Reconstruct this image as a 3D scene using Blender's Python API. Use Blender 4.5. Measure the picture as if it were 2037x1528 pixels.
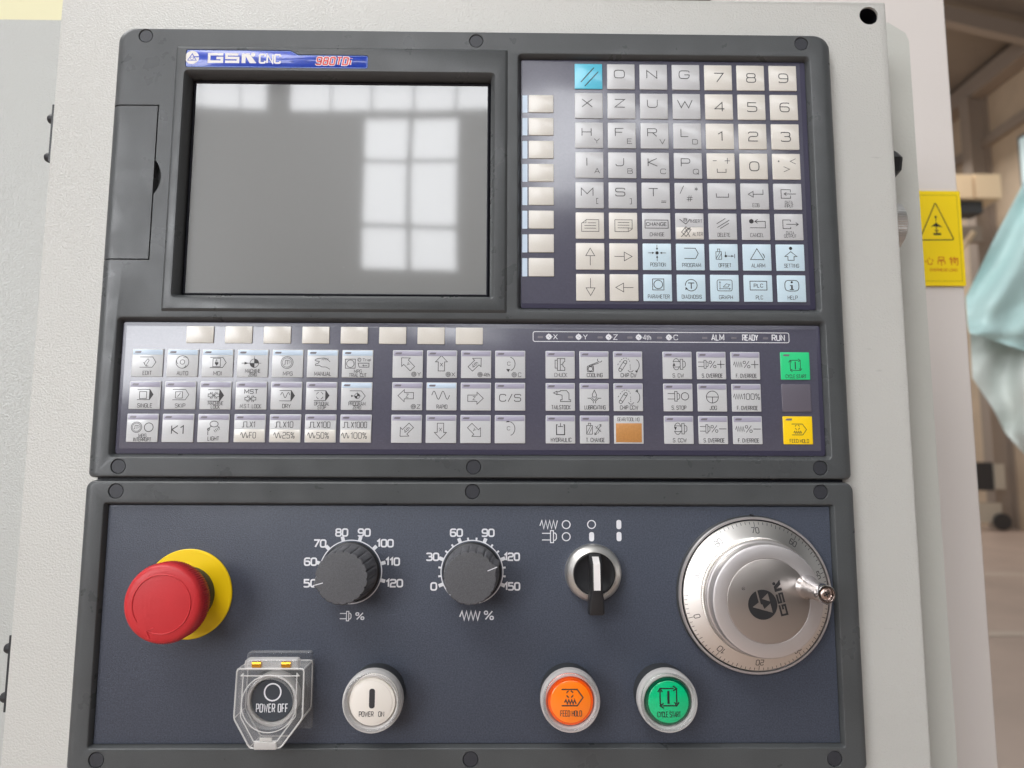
import bpy, bmesh, math, random
from mathutils import Vector, Matrix
from mathutils.geometry import tessellate_polygon
random.seed(7)
PI = math.pi
sc = bpy.context.scene
for o in list(bpy.data.objects): bpy.data.objects.remove(o)

# ---------------------------------------------------------------- camera (solved from the panel's 420 x 262 mm outline)
CP = Vector((0.016471556, -0.40201194, 0.005213788))
PITCH, YAW, ROLL = 0.117133132, 0.012882586, 0.0031941117
FPX, PW, PH = 1450.0, 2037.0, 1528.0
fwd = Vector((math.sin(YAW)*math.cos(PITCH), math.cos(YAW)*math.cos(PITCH), math.sin(PITCH)))
rgt = Vector((math.cos(YAW), -math.sin(YAW), 0)); upv = rgt.cross(fwd)
r2 = rgt*math.cos(ROLL) + upv*math.sin(ROLL); u2 = upv*math.cos(ROLL) - rgt*math.sin(ROLL)
cd = bpy.data.cameras.new('camera'); cam = bpy.data.objects.new('camera', cd); sc.collection.objects.link(cam)
m = Matrix((r2, u2, -fwd)).transposed().to_4x4(); m.translation = CP; cam.matrix_world = m
cd.sensor_width = 36.0; cd.lens = FPX/PW*36.0; cd.clip_start = 0.01; cd.clip_end = 200
cd.dof.use_dof = True; cd.dof.focus_distance = 0.395; cd.dof.aperture_fstop = 9.0
sc.camera = cam
sc.render.resolution_x = 1024; sc.render.resolution_y = 768

# ---------------------------------------------------------------- light: a bright hall, big windows behind, soft light from upper left
W = bpy.data.worlds.new('World'); sc.world = W; W.use_nodes = True
bg = W.node_tree.nodes['Background']; bg.inputs[0].default_value = (0.96, 0.98, 1.0, 1); bg.inputs[1].default_value = 0.32
ld = bpy.data.lights.new('roof_light', 'AREA'); ld.shape = 'RECTANGLE'; ld.size = 5.5; ld.size_y = 1.2
ld.energy = 205; ld.color = (1.0, 0.99, 0.98)
lo = bpy.data.objects.new('roof_light', ld); sc.collection.objects.link(lo)
lo.location = (-2.2, -1.7, 3.9); lo.rotation_euler = (Vector((0, 0, 0)) - lo.location).to_track_quat('-Z', 'Y').to_euler()
l2 = bpy.data.lights.new('hall_bay_fill', 'AREA'); l2.shape = 'RECTANGLE'; l2.size = 5; l2.size_y = 12; l2.energy = 900; l2.color = (1, .97, .93)  # added fill to brighten the far hall, stands for no actual fitting
o2 = bpy.data.objects.new('hall_bay_fill', l2); sc.collection.objects.link(o2); o2.location = (8.5, 17, 9.2); o2.rotation_euler = (0, math.radians(18), 0)
sc.view_settings.view_transform = 'Standard'; sc.view_settings.look = 'None'
sc.view_settings.exposure = 0.0; sc.view_settings.gamma = 1.0

# ---------------------------------------------------------------- materials
def lin(c): c /= 255.0; return c/12.92 if c <= 0.04045 else ((c+0.055)/1.055)**2.4
def hexc(r, g, b): return (lin(r), lin(g), lin(b), 1)
def mat(name, col, rough=0.5, metal=0.0, spec=0.5, coat=0.0, coat_r=0.05, bump=None, speck=None, vary=None,
        trans=0.0, ior=1.45, aniso=0.0, emit=None, estr=0.0, tangent=False, rvary=None, marks=None, coat_ior=1.5):
    m = bpy.data.materials.new(name); m.use_nodes = True
    nt = m.node_tree; b = nt.nodes['Principled BSDF']
    I = b.inputs
    I['Base Color'].default_value = col; I['Roughness'].default_value = rough; I['Metallic'].default_value = metal
    I['Specular IOR Level'].default_value = spec; I['Coat Weight'].default_value = coat; I['Coat Roughness'].default_value = coat_r
    I['Transmission Weight'].default_value = trans; I['IOR'].default_value = ior
    I['Anisotropic'].default_value = aniso; I['Coat IOR'].default_value = coat_ior
    if emit: I['Emission Color'].default_value = emit; I['Emission Strength'].default_value = estr
    tc = nt.nodes.new('ShaderNodeTexCoord'); L = nt.links.new
    def noise(scale, detail=2.0, rough=0.5, vec=None):
        n = nt.nodes.new('ShaderNodeTexNoise'); n.inputs['Scale'].default_value = scale
        n.inputs['Detail'].default_value = detail; n.inputs['Roughness'].default_value = rough
        L(vec or tc.outputs['Object'], n.inputs['Vector']); return n.outputs['Fac']
    def ramp(src, p0, p1, c0, c1):
        r = nt.nodes.new('ShaderNodeMapRange'); L(src, r.inputs[0])
        r.inputs[1].default_value = p0; r.inputs[2].default_value = p1; r.inputs[3].default_value = c0; r.inputs[4].default_value = c1
        return r.outputs[0]
    cur = None
    def mul(fac):
        nonlocal cur
        x = nt.nodes.new('ShaderNodeMix'); x.data_type = 'RGBA'; x.blend_type = 'MULTIPLY'; x.inputs[0].default_value = 1
        if cur is None: x.inputs[6].default_value = col
        else: L(cur, x.inputs[6])
        L(fac, x.inputs[7]); cur = x.outputs[2]
    if vary: mul(ramp(noise(vary[0], 4, 0.6), 0.3, 0.7, 1-vary[1], 1+vary[1]))
    if speck: mul(ramp(noise(speck[0], 1, 0.5), 0.3, 0.7, 1-speck[1], 1+speck[1]))
    for (msc, st, th, val, ang) in (marks or []):      # scuffs: sparse streaks of lighter or darker tone
        mp = nt.nodes.new('ShaderNodeMapping'); L(tc.outputs['Object'], mp.inputs[0])
        mp.inputs['Rotation'].default_value = (0, ang, 0); mp.inputs['Scale'].default_value = (1, 1, st)
        mul(ramp(noise(msc, 3, 0.6, mp.outputs[0]), th, th+0.05, 1.0, val))
    if cur is not None: L(cur, I['Base Color'])
    if rvary: L(ramp(noise(rvary[0], 4, 0.6), 0.35, 0.65, max(0.02, rough-rvary[1]), rough+rvary[1]), I['Roughness'])
    if bump:
        prev = None
        for (s, st, d) in bump:
            bn = nt.nodes.new('ShaderNodeBump'); bn.inputs['Strength'].default_value = st; bn.inputs['Distance'].default_value = d
            L(noise(s, 1.5, 0.5), bn.inputs['Height'])
            if prev: L(prev, bn.inputs['Normal'])
            prev = bn.outputs[0]
        L(prev, I['Normal'])
        if coat: L(prev, I['Coat Normal'])
    if tangent:
        t = nt.nodes.new('ShaderNodeTangent'); t.direction_type = 'RADIAL'; t.axis = 'Y'; L(t.outputs[0], I['Tangent'])
    return m

M = {}
M['paint'] = mat('textured_beige_paint', hexc(190, 189, 184), 0.3, bump=[(900, 0.6, 0.0006), (1700, 0.25, 0.0003)], vary=(5, 0.035), marks=[(60, 6, .72, .86, .4), (160, 1, .76, .7, 0)])
M['paint_pink'] = mat('smooth_cream_paint', hexc(206, 199, 194), 0.5, bump=[(300, 0.1, 0.0005)], vary=(2, 0.02))
M['paint_side'] = mat('pale_grey_green_paint', hexc(188, 188, 181), 0.45, bump=[(420, 0.35, 0.0006)])
M['bezel'] = mat('charcoal_moulded_plastic', hexc(74, 76, 77), 0.34, spec=0.5, bump=[(2600, 0.12, 0.0002)], vary=(30, 0.07), speck=(1500, 0.06), rvary=(40, 0.09), marks=[(90, 9, .72, .86, .3), (120, 8, .71, 1.35, 1.2), (300, 1, .76, 1.4, 0)])
M['cabinet'] = mat('grey_green_textured_paint', hexc(178, 179, 175), 0.36, bump=[(900, 0.6, 0.0006)], vary=(3, 0.03))
M['plug'] = mat('dark_plug_plastic', hexc(50, 51, 56), 0.45, speck=(1800, 0.08))
M['faceplate'] = mat('blue_grey_powder_coat', hexc(66, 71, 83), 0.4, rvary=(14, .06), marks=[(70, 7, .71, 1.25, .8), (350, 1, .77, 1.8, 0)], bump=[(1700, 0.5, 0.0003)], speck=(1300, 0.22), vary=(9, 0.05))
M['film'] = mat('smoky_keyboard_film', hexc(82, 81, 95), 0.3, spec=0.5, coat=1.0, coat_r=0.15, bump=[(28, 0.25, 0.0012)], speck=(900, 0.05), marks=[(150, 14, .68, 1.35, .7), (190, 12, .69, 1.3, -.5), (90, 8, .7, .8, 1.3)])
M['film_edge'] = mat('dark_film_border', hexc(62, 60, 78), 0.34, coat=0.5, coat_r=0.2, bump=[(28, 0.2, 0.001)])
def keymat(n, c): return mat(n, c, 0.42, coat=1.0, coat_r=0.2, bump=[(120, 0.12, 0.0005)], speck=(1200, 0.02), vary=(35, 0.03))
M['k_grey'] = keymat('light_grey_key_print', hexc(190, 190, 191))
M['k_pale'] = keymat('whitish_grey_key_print', hexc(196, 197, 198))
M['k_cream'] = keymat('cream_key_print', hexc(211, 206, 197))
M['k_blue'] = keymat('pale_blue_key_print', hexc(196, 216, 226))
M['k_cyan'] = keymat('cyan_key_print', hexc(84, 190, 216))
M['k_green'] = keymat('green_key_print', hexc(44, 205, 130))
M['k_yellow'] = keymat('yellow_key_print', hexc(250, 208, 16))
M['k_blank'] = keymat('film_coloured_blank_key', hexc(98, 93, 103))
M['band'] = mat('lavender_band_print', hexc(164, 161, 178), 0.4, coat=0.3, coat_r=0.2)
M['band_blue'] = mat('pale_blue_band_print', hexc(196, 212, 228), 0.4, coat=0.3, coat_r=0.2)
M['led_off'] = mat('unlit_indicator_window', hexc(118, 114, 120), 0.3, coat=0.5, coat_r=0.1)
M['ink'] = mat('dark_grey_ink', hexc(52, 50, 52), 0.5)
M['ink_dark'] = mat('black_ink', hexc(34, 34, 36), 0.5)
M['ink_white'] = mat('white_ink', hexc(222, 222, 226), 0.5)
M['brown_window'] = mat('amber_display_window', hexc(188, 134, 78), 0.35, coat=0.5, coat_r=0.1, speck=(900, 0.06))
M['screen'] = mat('screen_glass', hexc(117, 117, 115), 0.35, spec=0.6, coat=1.0, coat_r=0.045, coat_ior=1.52, marks=[(200, 10, .7, 1.15, .6), (260, 1, .76, 1.4, 0)], bump=[(9, 0.05, 0.002)])
M['gasket_and_seam_shade'] = mat('black_rubber_and_seam_shade', hexc(26, 27, 36), 0.5)
M['np_blue'] = mat('blue_enamel', hexc(34, 66, 178), 0.3, coat=0.5, speck=(500, 0.1))
M['np_white'] = mat('cream_enamel', hexc(228, 224, 220), 0.35)
M['np_red'] = mat('red_enamel', hexc(214, 60, 66), 0.35)
M['np_edge'] = mat('pale_blue_edge', hexc(150, 175, 220), 0.3)
M['red'] = mat('red_moulded_plastic', hexc(192, 42, 47), 0.42, bump=[(900, 0.08, 0.0003)], vary=(60, 0.04))
M['yellow'] = mat('yellow_moulded_plastic', hexc(248, 208, 10), 0.4, bump=[(700, 0.05, 0.0003)])
M['black'] = mat('black_plastic', hexc(38, 38, 40), 0.38, vary=(80, 0.1))
M['collar'] = mat('dark_grey_plastic', hexc(56, 58, 60), 0.42)
M['knob'] = mat('soft_grey_knob_plastic', hexc(86, 86, 89), 0.42, speck=(2200, 0.16), bump=[(2400, 0.35, 0.0003)])
M['satin'] = mat('satin_chrome', hexc(212, 210, 206), 0.42, metal=1.0, bump=[(1500, 0.08, 0.0002)])
M['alu'] = mat('turned_aluminium', hexc(226, 222, 217), 0.3, metal=1.0, aniso=0.6, tangent=True)
M['alu_top'] = mat('satin_aluminium', hexc(212, 207, 206), 0.42, metal=0.85, bump=[(2500, 0.06, 0.0002)])
M['rim'] = mat('bright_rim_metal', hexc(205, 208, 212), 0.25, metal=1.0)
M['plate'] = mat('brushed_steel_disc', hexc(176, 169, 164), 0.34, metal=0.9)
M['chrome'] = mat('polished_chrome', hexc(225, 222, 222), 0.1, metal=1.0)
M['screwm'] = mat('screw_steel', hexc(190, 170, 160), 0.3, metal=1.0)
M['acrylic'] = mat('clear_acrylic', (1, 1, 1, 1), 0.04, trans=0.9, ior=1.46, bump=[(160, 0.25, 0.001)])
def clear(name, col, f0, f1, rough):
    m = mat(name, col, rough, spec=0.9); nt = m.node_tree; out = nt.nodes['Material Output']
    tr = nt.nodes.new('ShaderNodeBsdfTransparent'); mx = nt.nodes.new('ShaderNodeMixShader')
    lw = nt.nodes.new('ShaderNodeLayerWeight'); lw.inputs[0].default_value = 0.35
    mr = nt.nodes.new('ShaderNodeMapRange'); mr.inputs[3].default_value = f0; mr.inputs[4].default_value = f1
    nt.links.new(lw.outputs['Facing'], mr.inputs[0]); nt.links.new(mr.outputs[0], mx.inputs[0])
    nt.links.new(tr.outputs[0], mx.inputs[1]); nt.links.new(nt.nodes['Principled BSDF'].outputs[0], mx.inputs[2]); nt.links.new(mx.outputs[0], out.inputs[0])
    return m
M['acrylic'] = clear('clear_acrylic', (0.9, 0.9, 0.9, 1), 0.03, 0.42, 0.03)
M['edge_glint'] = clear('pale_edge_glint', (0.95, 0.94, 0.92, 1), 0.42, 0.8, 0.12)  # whitish mix that paints the glint on the cover edges
M['ring_clear'] = clear('clear_ring_plastic', (0.92, 0.9, 0.88, 1), 0.16, 0.95, 0.12)
M['frost'] = mat('frosted_clear_plastic', (0.93, 0.9, 0.87, 1), 0.28, trans=0.6, ior=1.45)
M['lens_white'] = mat('white_lens', hexc(226, 219, 210), 0.3, coat=0.6)
M['lens_orange'] = mat('orange_lens', hexc(255, 128, 20), 0.3, coat=0.8)
M['orange_rim'] = mat('deep_orange_rim', hexc(238, 86, 12), 0.22, coat=0.8)
M['lens_green'] = mat('green_lens', hexc(0, 184, 120), 0.3, coat=0.8)
M['green_rim'] = mat('deep_green_rim', hexc(0, 84, 58), 0.22, coat=0.8)
M['lens_dark'] = mat('dark_grey_lens', hexc(54, 62, 70), 0.2, coat=0.8)
M['brass'] = mat('brass', hexc(225, 165, 60), 0.25, metal=1.0)
M['dark_void'] = mat('dark_interior', hexc(34, 36, 44), 0.8)
M['pointer'] = mat('white_insert', hexc(224, 220, 218), 0.4)
M['sign_yellow'] = mat('yellow_vinyl', hexc(236, 205, 14), 0.45)
M['sign_red'] = mat('red_vinyl_ink', hexc(190, 80, 30), 0.5)
M['steel_beam'] = mat('brown_grey_steel_paint', hexc(162, 148, 136), 0.6)
M['hall_wall'] = mat('tan_cladding', hexc(206, 186, 162), 0.7, vary=(1.5, 0.08))
M['roof'] = mat('dim_roof_sheet', hexc(146, 134, 122), 0.8, vary=(0.6, 0.1))
M['girder'] = mat('cream_girder_paint', hexc(222, 196, 162), 0.6)
M['floor'] = mat('dusty_pink_concrete', hexc(180, 160, 148), 0.35, vary=(0.9, 0.14))
M['floor_line'] = mat('pale_floor_paint', hexc(196, 180, 166), 0.4)
M['tarp'] = mat('teal_plastic_sheet', hexc(186, 216, 214), 0.35, bump=[(9, 0.35, 0.012)], vary=(3, 0.08))
M['tarp_white'] = mat('whitish_plastic_sheet', hexc(200, 208, 203), 0.4, bump=[(9, 0.3, 0.01)])
M['box_dark'] = mat('dark_grey_enclosure', hexc(58, 58, 60), 0.5)
M['box_pale'] = mat('pale_enclosure', hexc(190, 182, 168), 0.5)
M['far_glass'] = mat('bright_window_glass', hexc(190, 205, 205), 0.3, emit=hexc(205, 225, 228), estr=0.5)
M['win_light'] = mat('daylit_window', (0.9, 0.9, 0.92, 1), 0.5, emit=(0.95, 0.97, 1.0, 1), estr=12.0)
M['mullion'] = mat('window_frame_grey', hexc(120, 124, 126), 0.5)
M['rear_wall'] = mat('grey_hall_wall', hexc(196, 192, 188), 0.8)
M['cover_warm'] = mat('warm_cream_cover', hexc(212, 206, 168), 0.4, bump=[(500, 0.3, 0.0006)])

# ---------------------------------------------------------------- mesh helpers; coordinates are millimetres on the panel: u right, v up, w towards the viewer
def pt(u, v, w): return Vector((u, -w, v))*0.001
def newbm(): return bmesh.new()
def mk(name, bm, mt, parent=None, recalc=True, sharp=35, smooth=True, label=None, kind=None):
    bmesh.ops.remove_doubles(bm, verts=bm.verts, dist=1e-7)
    if recalc: bmesh.ops.recalc_face_normals(bm, faces=bm.faces)
    me = bpy.data.meshes.new(name); bm.to_mesh(me); bm.free()
    if smooth:
        me.shade_smooth(); me.set_sharp_from_angle(angle=math.radians(sharp))
    mt = M[mt] if isinstance(mt, str) else mt
    me.materials.append(mt)
    o = bpy.data.objects.new(name, me); sc.collection.objects.link(o)
    if parent: o.parent = parent
    if label: o['label'] = label
    if kind: o['kind'] = kind
    return o
def thing(name, label, cat, loc=(0, 0, 0), group=None):
    o = bpy.data.objects.new(name, None); sc.collection.objects.link(o); o.empty_display_size = 0.01
    o.location = pt(*loc); o['label'] = label; o['category'] = cat
    if group: o['group'] = group
    return o
def tag(o, label, cat, group=None):
    o['label'] = label; o['category'] = cat
    if group: o['group'] = group
    return o
def rrect(x0, y0, x1, y1, r=1.0, n=4, ins=0.0):
    x0 += ins; y0 += ins; x1 -= ins; y1 -= ins
    rs = r if isinstance(r, (tuple, list)) else (r, r, r, r)    # bl, br, tr, tl
    L = []
    for (cx, cy, a, q) in ((x0, y0, PI, 0), (x1, y0, 1.5*PI, 1), (x1, y1, 0, 2), (x0, y1, PI/2, 3)):
        rr = max(0.02, rs[q]-ins); sx = 1 if cx == x0 else -1; sy = 1 if cy == y0 else -1
        for k in range(n+1):
            t = a + PI/2*k/n; L.append((cx+sx*rr+rr*math.cos(t), cy+sy*rr+rr*math.sin(t)))
    return L
def xrect(x0, y0, x1, y1, r, n, ix, iy): return rrect(x0+ix, y0+iy, x1-ix, y1-iy, [max(.3, q-min(ix, iy)) for q in r], n)
def circ(cx, cy, r, n=32, a0=0): return [(cx+r*math.cos(a0+2*PI*k/n), cy+r*math.sin(a0+2*PI*k/n)) for k in range(n)]
def vloop(bm, L, w): return [bm.verts.new(pt(x, y, w)) for x, y in L]
def strip(bm, A, B):
    n = len(A)
    for i in range(n):
        j = (i+1) % n
        try: bm.faces.new((A[i], A[j], B[j], B[i]))
        except ValueError: pass
def loft(bm, stack, cap0=True, cap1=True):     # stack of (loop2d, w)
    prev = None; first = None
    for L, w in stack:
        V = vloop(bm, L, w)
        if prev: strip(bm, prev, V)
        else: first = V
        prev = V
    if cap0: bm.faces.new(first[::-1])
    if cap1: bm.faces.new(prev)
    return prev
def holed(bm, outer, holes, w):
    loops = [outer]+holes
    vs = [Vector((x, y, 0)) for L in loops for x, y in L]
    bv = [bm.verts.new(pt(p.x, p.y, w)) for p in vs]
    for t in tessellate_polygon([[Vector((x, y, 0)) for x, y in L] for L in loops]):
        try: bm.faces.new([bv[i] for i in t])
        except ValueError: pass
def rbox(bm, x0, y0, x1, y1, r, w0, w1, b, n=3, cap0=False):
    st = [(rrect(x0, y0, x1, y1, r, n), w0)]
    for k in range(4):
        t = PI/2*k/3; st.append((rrect(x0, y0, x1, y1, r, n, b*(1-math.cos(t))), w1-b+b*math.sin(t)))
    loft(bm, st, cap0, True)
def box(bm, x0, y0, w0, x1, y1, w1): loft(bm, [([(x0, y0), (x1, y0), (x1, y1), (x0, y1)], w0), ([(x0, y0), (x1, y0), (x1, y1), (x0, y1)], w1)])
def lathe(bm, prof, n=64, cx=0, cy=0, mod=None, cap0=False, cap1=True):
    st = []
    for r, w in prof:
        L = []
        for k in range(n):
            a = 2*PI*k/n; rr = r if not mod else mod(r, a, w)
            L.append((cx+rr*math.cos(a), cy+rr*math.sin(a)))
        st.append((L, w))
    loft(bm, st, cap0, cap1)
def tube(bm, P, r, n=8):                       # P list of world Vectors (metres)
    prev = None
    for i, p in enumerate(P):
        d = (P[min(i+1, len(P)-1)]-P[max(i-1, 0)]).normalized()
        a = d.cross(Vector((0.3, 0.2, 0.93))).normalized(); b = d.cross(a)
        V = [bm.verts.new(p+(a*math.cos(2*PI*k/n)+b*math.sin(2*PI*k/n))*r) for k in range(n)]
        if prev: strip(bm, prev, V)
        else: bm.faces.new(V[::-1])
        prev = V
    bm.faces.new(prev)
def offs(L, d):                                 # inward offset of a counter-clockwise outline
    n = len(L); out = []
    for i in range(n):
        p, q, r_ = Vector(L[i-1]), Vector(L[i]), Vector(L[(i+1) % n])
        a = (q-p); b = (r_-q)
        if a.length < 1e-9 or b.length < 1e-9: out.append(tuple(q)); continue
        a.normalize(); b.normalize()
        n1 = Vector((-a.y, a.x)); n2 = Vector((-b.y, b.x)); mm = n1+n2
        if mm.length < 1e-6: mm = n1
        mm.normalize(); s = d/max(0.35, mm.dot(n1)); out.append((q.x+mm.x*s, q.y+mm.y*s))
    return out
def fillet(P, closed, R, flags, n=4):
    out = []; N = len(P)
    for i, p in enumerate(P):
        if not flags[i] or (not closed and i in (0, N-1)): out.append(p); continue
        a = Vector(P[i-1]); b = Vector(p); c = Vector(P[(i+1) % N])
        la, lc = (a-b).length, (c-b).length
        rr = R[i] if isinstance(R, list) else R
        t = min(rr, la*0.5 if flags[i-1] else la, lc*0.5 if flags[(i+1) % N] else lc)
        s = b+(a-b).normalized()*t; e = b+(c-b).normalized()*t
        for k in range(n+1):
            u = k/n; q = s*(1-u)**2+b*2*u*(1-u)*0.98+e*u*u + b*0.02*2*u*(1-u); out.append((q.x, q.y))
    return out

# ---------------------------------------------------------------- ink: flat printed lettering and symbols as ribbons
GL = {
'A':('0,0 .5,1 1,0;.17,.32 .83,.32',.95),'B':('c 0,0 0,1 .92,1r .92,.53r 0,.53;.0,.53 1,.53r 1,0r 0,0',.9),'C':('1,.76 1,1r 0,1r 0,0r 1,0r 1,.24',.95),
'D':('c 0,0 0,1 1,1r 1,0r',.95),'E':('1,1 0,1 0,0 1,0;0,.52 .85,.52',.85),'F':('1,1 0,1 0,0;0,.5 .85,.5',.85),
'G':('1,.78 1,1r 0,1r 0,0r 1,0r 1,.48 .52,.48',1),'H':('0,0 0,1;1,0 1,1;0,.5 1,.5',.95),'I':('.5,0 .5,1',.2),
'J':('1,1 1,0r 0,0r 0,.25',.8),'K':('0,0 0,1;.95,1 .03,.5 1,0',.95),'L':('0,1 0,0 .95,0',.8),'M':('0,0 0,1 .5,.25 1,1 1,0',1.2),
'N':('0,0 0,1 1,0 1,1',.98),'O':('c 0,0r 0,1r 1,1r 1,0r',1),'P':('0,0 0,1 1,1r 1,.42r 0,.42',.9),'Q':('c 0,0r 0,1r 1,1r 1,0r;.6,.28 1.05,-.08',1),
'R':('0,0 0,1 1,1r 1,.47r 0,.47;.55,.47 1,0',.95),'S':('1,.8 1,1r 0,1r 0,.52r 1,.52r 1,0r 0,0r 0,.2',.95),'T':('0,1 1,1;.5,1 .5,0',.95),
'U':('0,1 0,0r 1,0r 1,1',.97),'V':('0,1 .5,0 1,1',1),'W':('0,1 .25,0 .5,.8 .75,0 1,1',1.45),'X':('0,0 1,1;0,1 1,0',1),'Y':('0,1 .5,.45 1,1;.5,.45 .5,0',1),
'Z':('0,1 1,1 0,0 1,0',.97),'0':('c 0,0r 0,1r 1,1r 1,0r',.95),'1':('0,.74 .8,1 .8,0',.5),'2':('0,.82 0,1r 1,1r 1,.52r 0,.52r 0,0 1,0',.95),
'3':('0,.88 0,1r .95,1r .95,.53r .35,.53;.35,.53 1,.53r 1,0r 0,0r 0,.12',.95),'4':('.76,0 .76,1 0,.27 1,.27',1),
'5':('.95,1 .04,1 .04,.58 1,.58r 1,0r 0,0r 0,.12',.97),'6':('.98,.88 .98,1r 0,1r 0,0r 1,0r 1,.56r 0,.56',.95),'7':('0,1 1,1 .28,0',.95),
'8':('c .04,.53r .04,1r .96,1r .96,.53r;c 0,0r 0,.53r 1,.53r 1,0r',.95),'9':('.02,.12 .02,0r 1,0r 1,1r 0,1r 0,.44r 1,.44',.95),
't':('.3,.95 .3,0r 1,0;0,.62 1,.62',.5),'h':('0,0 0,1;0,.6 1,.6r 1,0',.75),'r':('0,0 0,.66;0,.6 1,.64',.45),'i':('.5,0 .5,.64;.5,.85 .5,.95',.15),
'a':('0,.62 1,.64r 1,0;1,.38 0,.38r 0,0r 1,0',.7),'l':('.5,0 .5,1',.15),'.':('.5,0 .5,.1',.12),'/':('0,-.05 1,1.05',.6),
'%':('.12,0 .88,1;c 0,.62r 0,1r .36,1r .36,.62r;c .64,0r .64,.38r 1,.38r 1,0r',1.1),'-':('0,.5 1,.5',.7),'+':('0,.5 1,.5;.5,0 .5,1',.9),
'=':('0,.3 1,.3;0,.6 1,.6',.9),'[':('1,1 0,1 0,0 1,0',.3),']':('0,1 1,1 1,0 0,0',.3),'#':('.25,0 .45,1;.6,0 .8,1;0,.33 1,.33;.05,.67 1.05,.67',.9),
'*':('.5,.1 .5,.9;.1,.3 .9,.7;.1,.7 .9,.3',.8),'<':('1,1 0,.5 1,0',.9),'>':('0,1 1,.5 0,0',.9),' ':('',.35)}
class Ink:
    def __init__(s, w, cx=0, cy=0, k=1.0, rot=0.0, sx=1.0):
        s.bm = newbm(); s.w = w; s.cx = cx; s.cy = cy; s.k = k; s.c = math.cos(rot); s.s = math.sin(rot); s.z = 0; s.sx = sx
    def T(s, x, y):
        x *= s.k*s.sx; y *= s.k; return (s.cx+x*s.c-y*s.s, s.cy+x*s.s+y*s.c)
    def v(s, x, y): a, b = s.T(x, y); return s.bm.verts.new(pt(a, b, s.w+s.z))
    def line(s, P, t, closed=False):
        P = [Vector(p) for p in P]; Q = [P[0]]
        for p in P[1:]:
            if (p-Q[-1]).length > 1e-5: Q.append(p)
        if closed and (Q[0]-Q[-1]).length < 1e-5: Q.pop()
        P = Q; n = len(P)
        if n < 2: return s
        s.z += 0.0016; A = []; B = []
        for i in range(n):
            if closed or 0 < i < n-1:
                a = (P[i]-P[i-1]).normalized(); b = (P[(i+1) % n]-P[i]).normalized()
            elif i == 0: a = b = (P[1]-P[0]).normalized()
            else: a = b = (P[i]-P[i-1]).normalized()
            n1 = Vector((-a.y, a.x)); n2 = Vector((-b.y, b.x)); mm = n1+n2
            if mm.length < 0.05: mm = n1.copy()
            mm.normalize(); q = mm*(t/2/max(0.42, mm.dot(n1)))
            A.append(s.v(*(P[i]+q))); B.append(s.v(*(P[i]-q)))
        for i in range(n if closed else n-1):
            j = (i+1) % n; s.bm.faces.new((A[i], B[i], B[j], A[j]))
        return s
    def arc(s, cx, cy, r, a0, a1, t, ry=None, n=None):
        n = n or max(8, int(abs(a1-a0)/15)); ry = ry or r
        P = [(cx+r*math.cos(math.radians(a0+(a1-a0)*k/n)), cy+ry*math.sin(math.radians(a0+(a1-a0)*k/n))) for k in range(n+1)]
        if abs(a1-a0) >= 359.9: return s.line(P[:-1], t, True)
        return s.line(P, t)
    def ring(s, cx, cy, r, t): return s.arc(cx, cy, r, 0, 360, t)
    def poly(s, P):
        s.z += 0.0016; s.bm.faces.new([s.v(*p) for p in P]); return s
    def disc(s, cx, cy, r, n=20): return s.poly(circ(cx, cy, r, n))
    def rect(s, x0, y0, x1, y1, t): return s.line([(x0, y0), (x1, y0), (x1, y1), (x0, y1)], t, True)
    def tri(s, x, y, ang, L=6, h=3.0):      # filled arrow head with its tip at x,y
        c, q = math.cos(math.radians(ang)), math.sin(math.radians(ang))
        return s.poly([(x, y), (x-L*c+h*q, y-L*q-h*c), (x-L*c-h*q, y-L*q+h*c)])
    def head(s, x, y, ang, L, t):           # open arrow head
        a = math.radians(ang)
        f = lambda d: (x-L*math.cos(a+d), y-L*math.sin(a+d))
        return s.line([f(0.6), (x, y), f(-0.6)], t)
    def text(s, st, x, y, h, wf=1.0, t=1.5, W=None, rot=0, gap=0.3, rf=0.32, slant=0.0):
        adv = [GL[c][1] for c in st]; g = gap/ max(wf, .01) if W is None else gap*1.2
        tot = sum(adv)+g*(len(st)-1)
        if W is not None: wf = W/(tot*h)
        X = -tot*wf*h/2; cr, sr = math.cos(rot), math.sin(rot)
        for c, a in zip(st, adv):
            cw = a*wf*h
            for path in GL[c][0].split(';'):
                if not path: continue
                closed = path.startswith('c '); toks = path.replace('c ', '').split()
                pts = []; fl = []
                for k in toks:
                    f = k.endswith('r'); a_, b_ = k.rstrip('r').split(',')
                    px, py = X+float(a_)*cw, (float(b_)-0.5)*h
                    pts.append((px+slant*py, py)); fl.append(f)
                pts = fillet(pts, closed, rf*min(cw, h)*1.2, fl, 4)
                s.line([(x+p*cr-q*sr, y+p*sr+q*cr) for p, q in pts], t, closed)
            X += cw+g*wf*h
        return s
    def done(s, mt, parent, name='legend', **kw):
        if not s.bm.verts: s.bm.free(); return None
        bm = s.bm
        for f in bm.faces:
            f.normal_update()
            if f.normal.y > 0: f.normal_flip()
        me = bpy.data.meshes.new(name); bm.to_mesh(me); bm.free(); me.materials.append(M[mt])
        o = bpy.data.objects.new(name, me); sc.collection.objects.link(o); o.parent = parent
        for k, v in kw.items(): o[k] = v
        return o
def boolean(a, b, op):
    md = a.modifiers.new('b', 'BOOLEAN'); md.object = b; md.operation = op; md.solver = 'EXACT'
    dg = bpy.context.evaluated_depsgraph_get(); dg.update()
    me = bpy.data.meshes.new_from_object(a.evaluated_get(dg)); a.modifiers.clear(); return me

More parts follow.
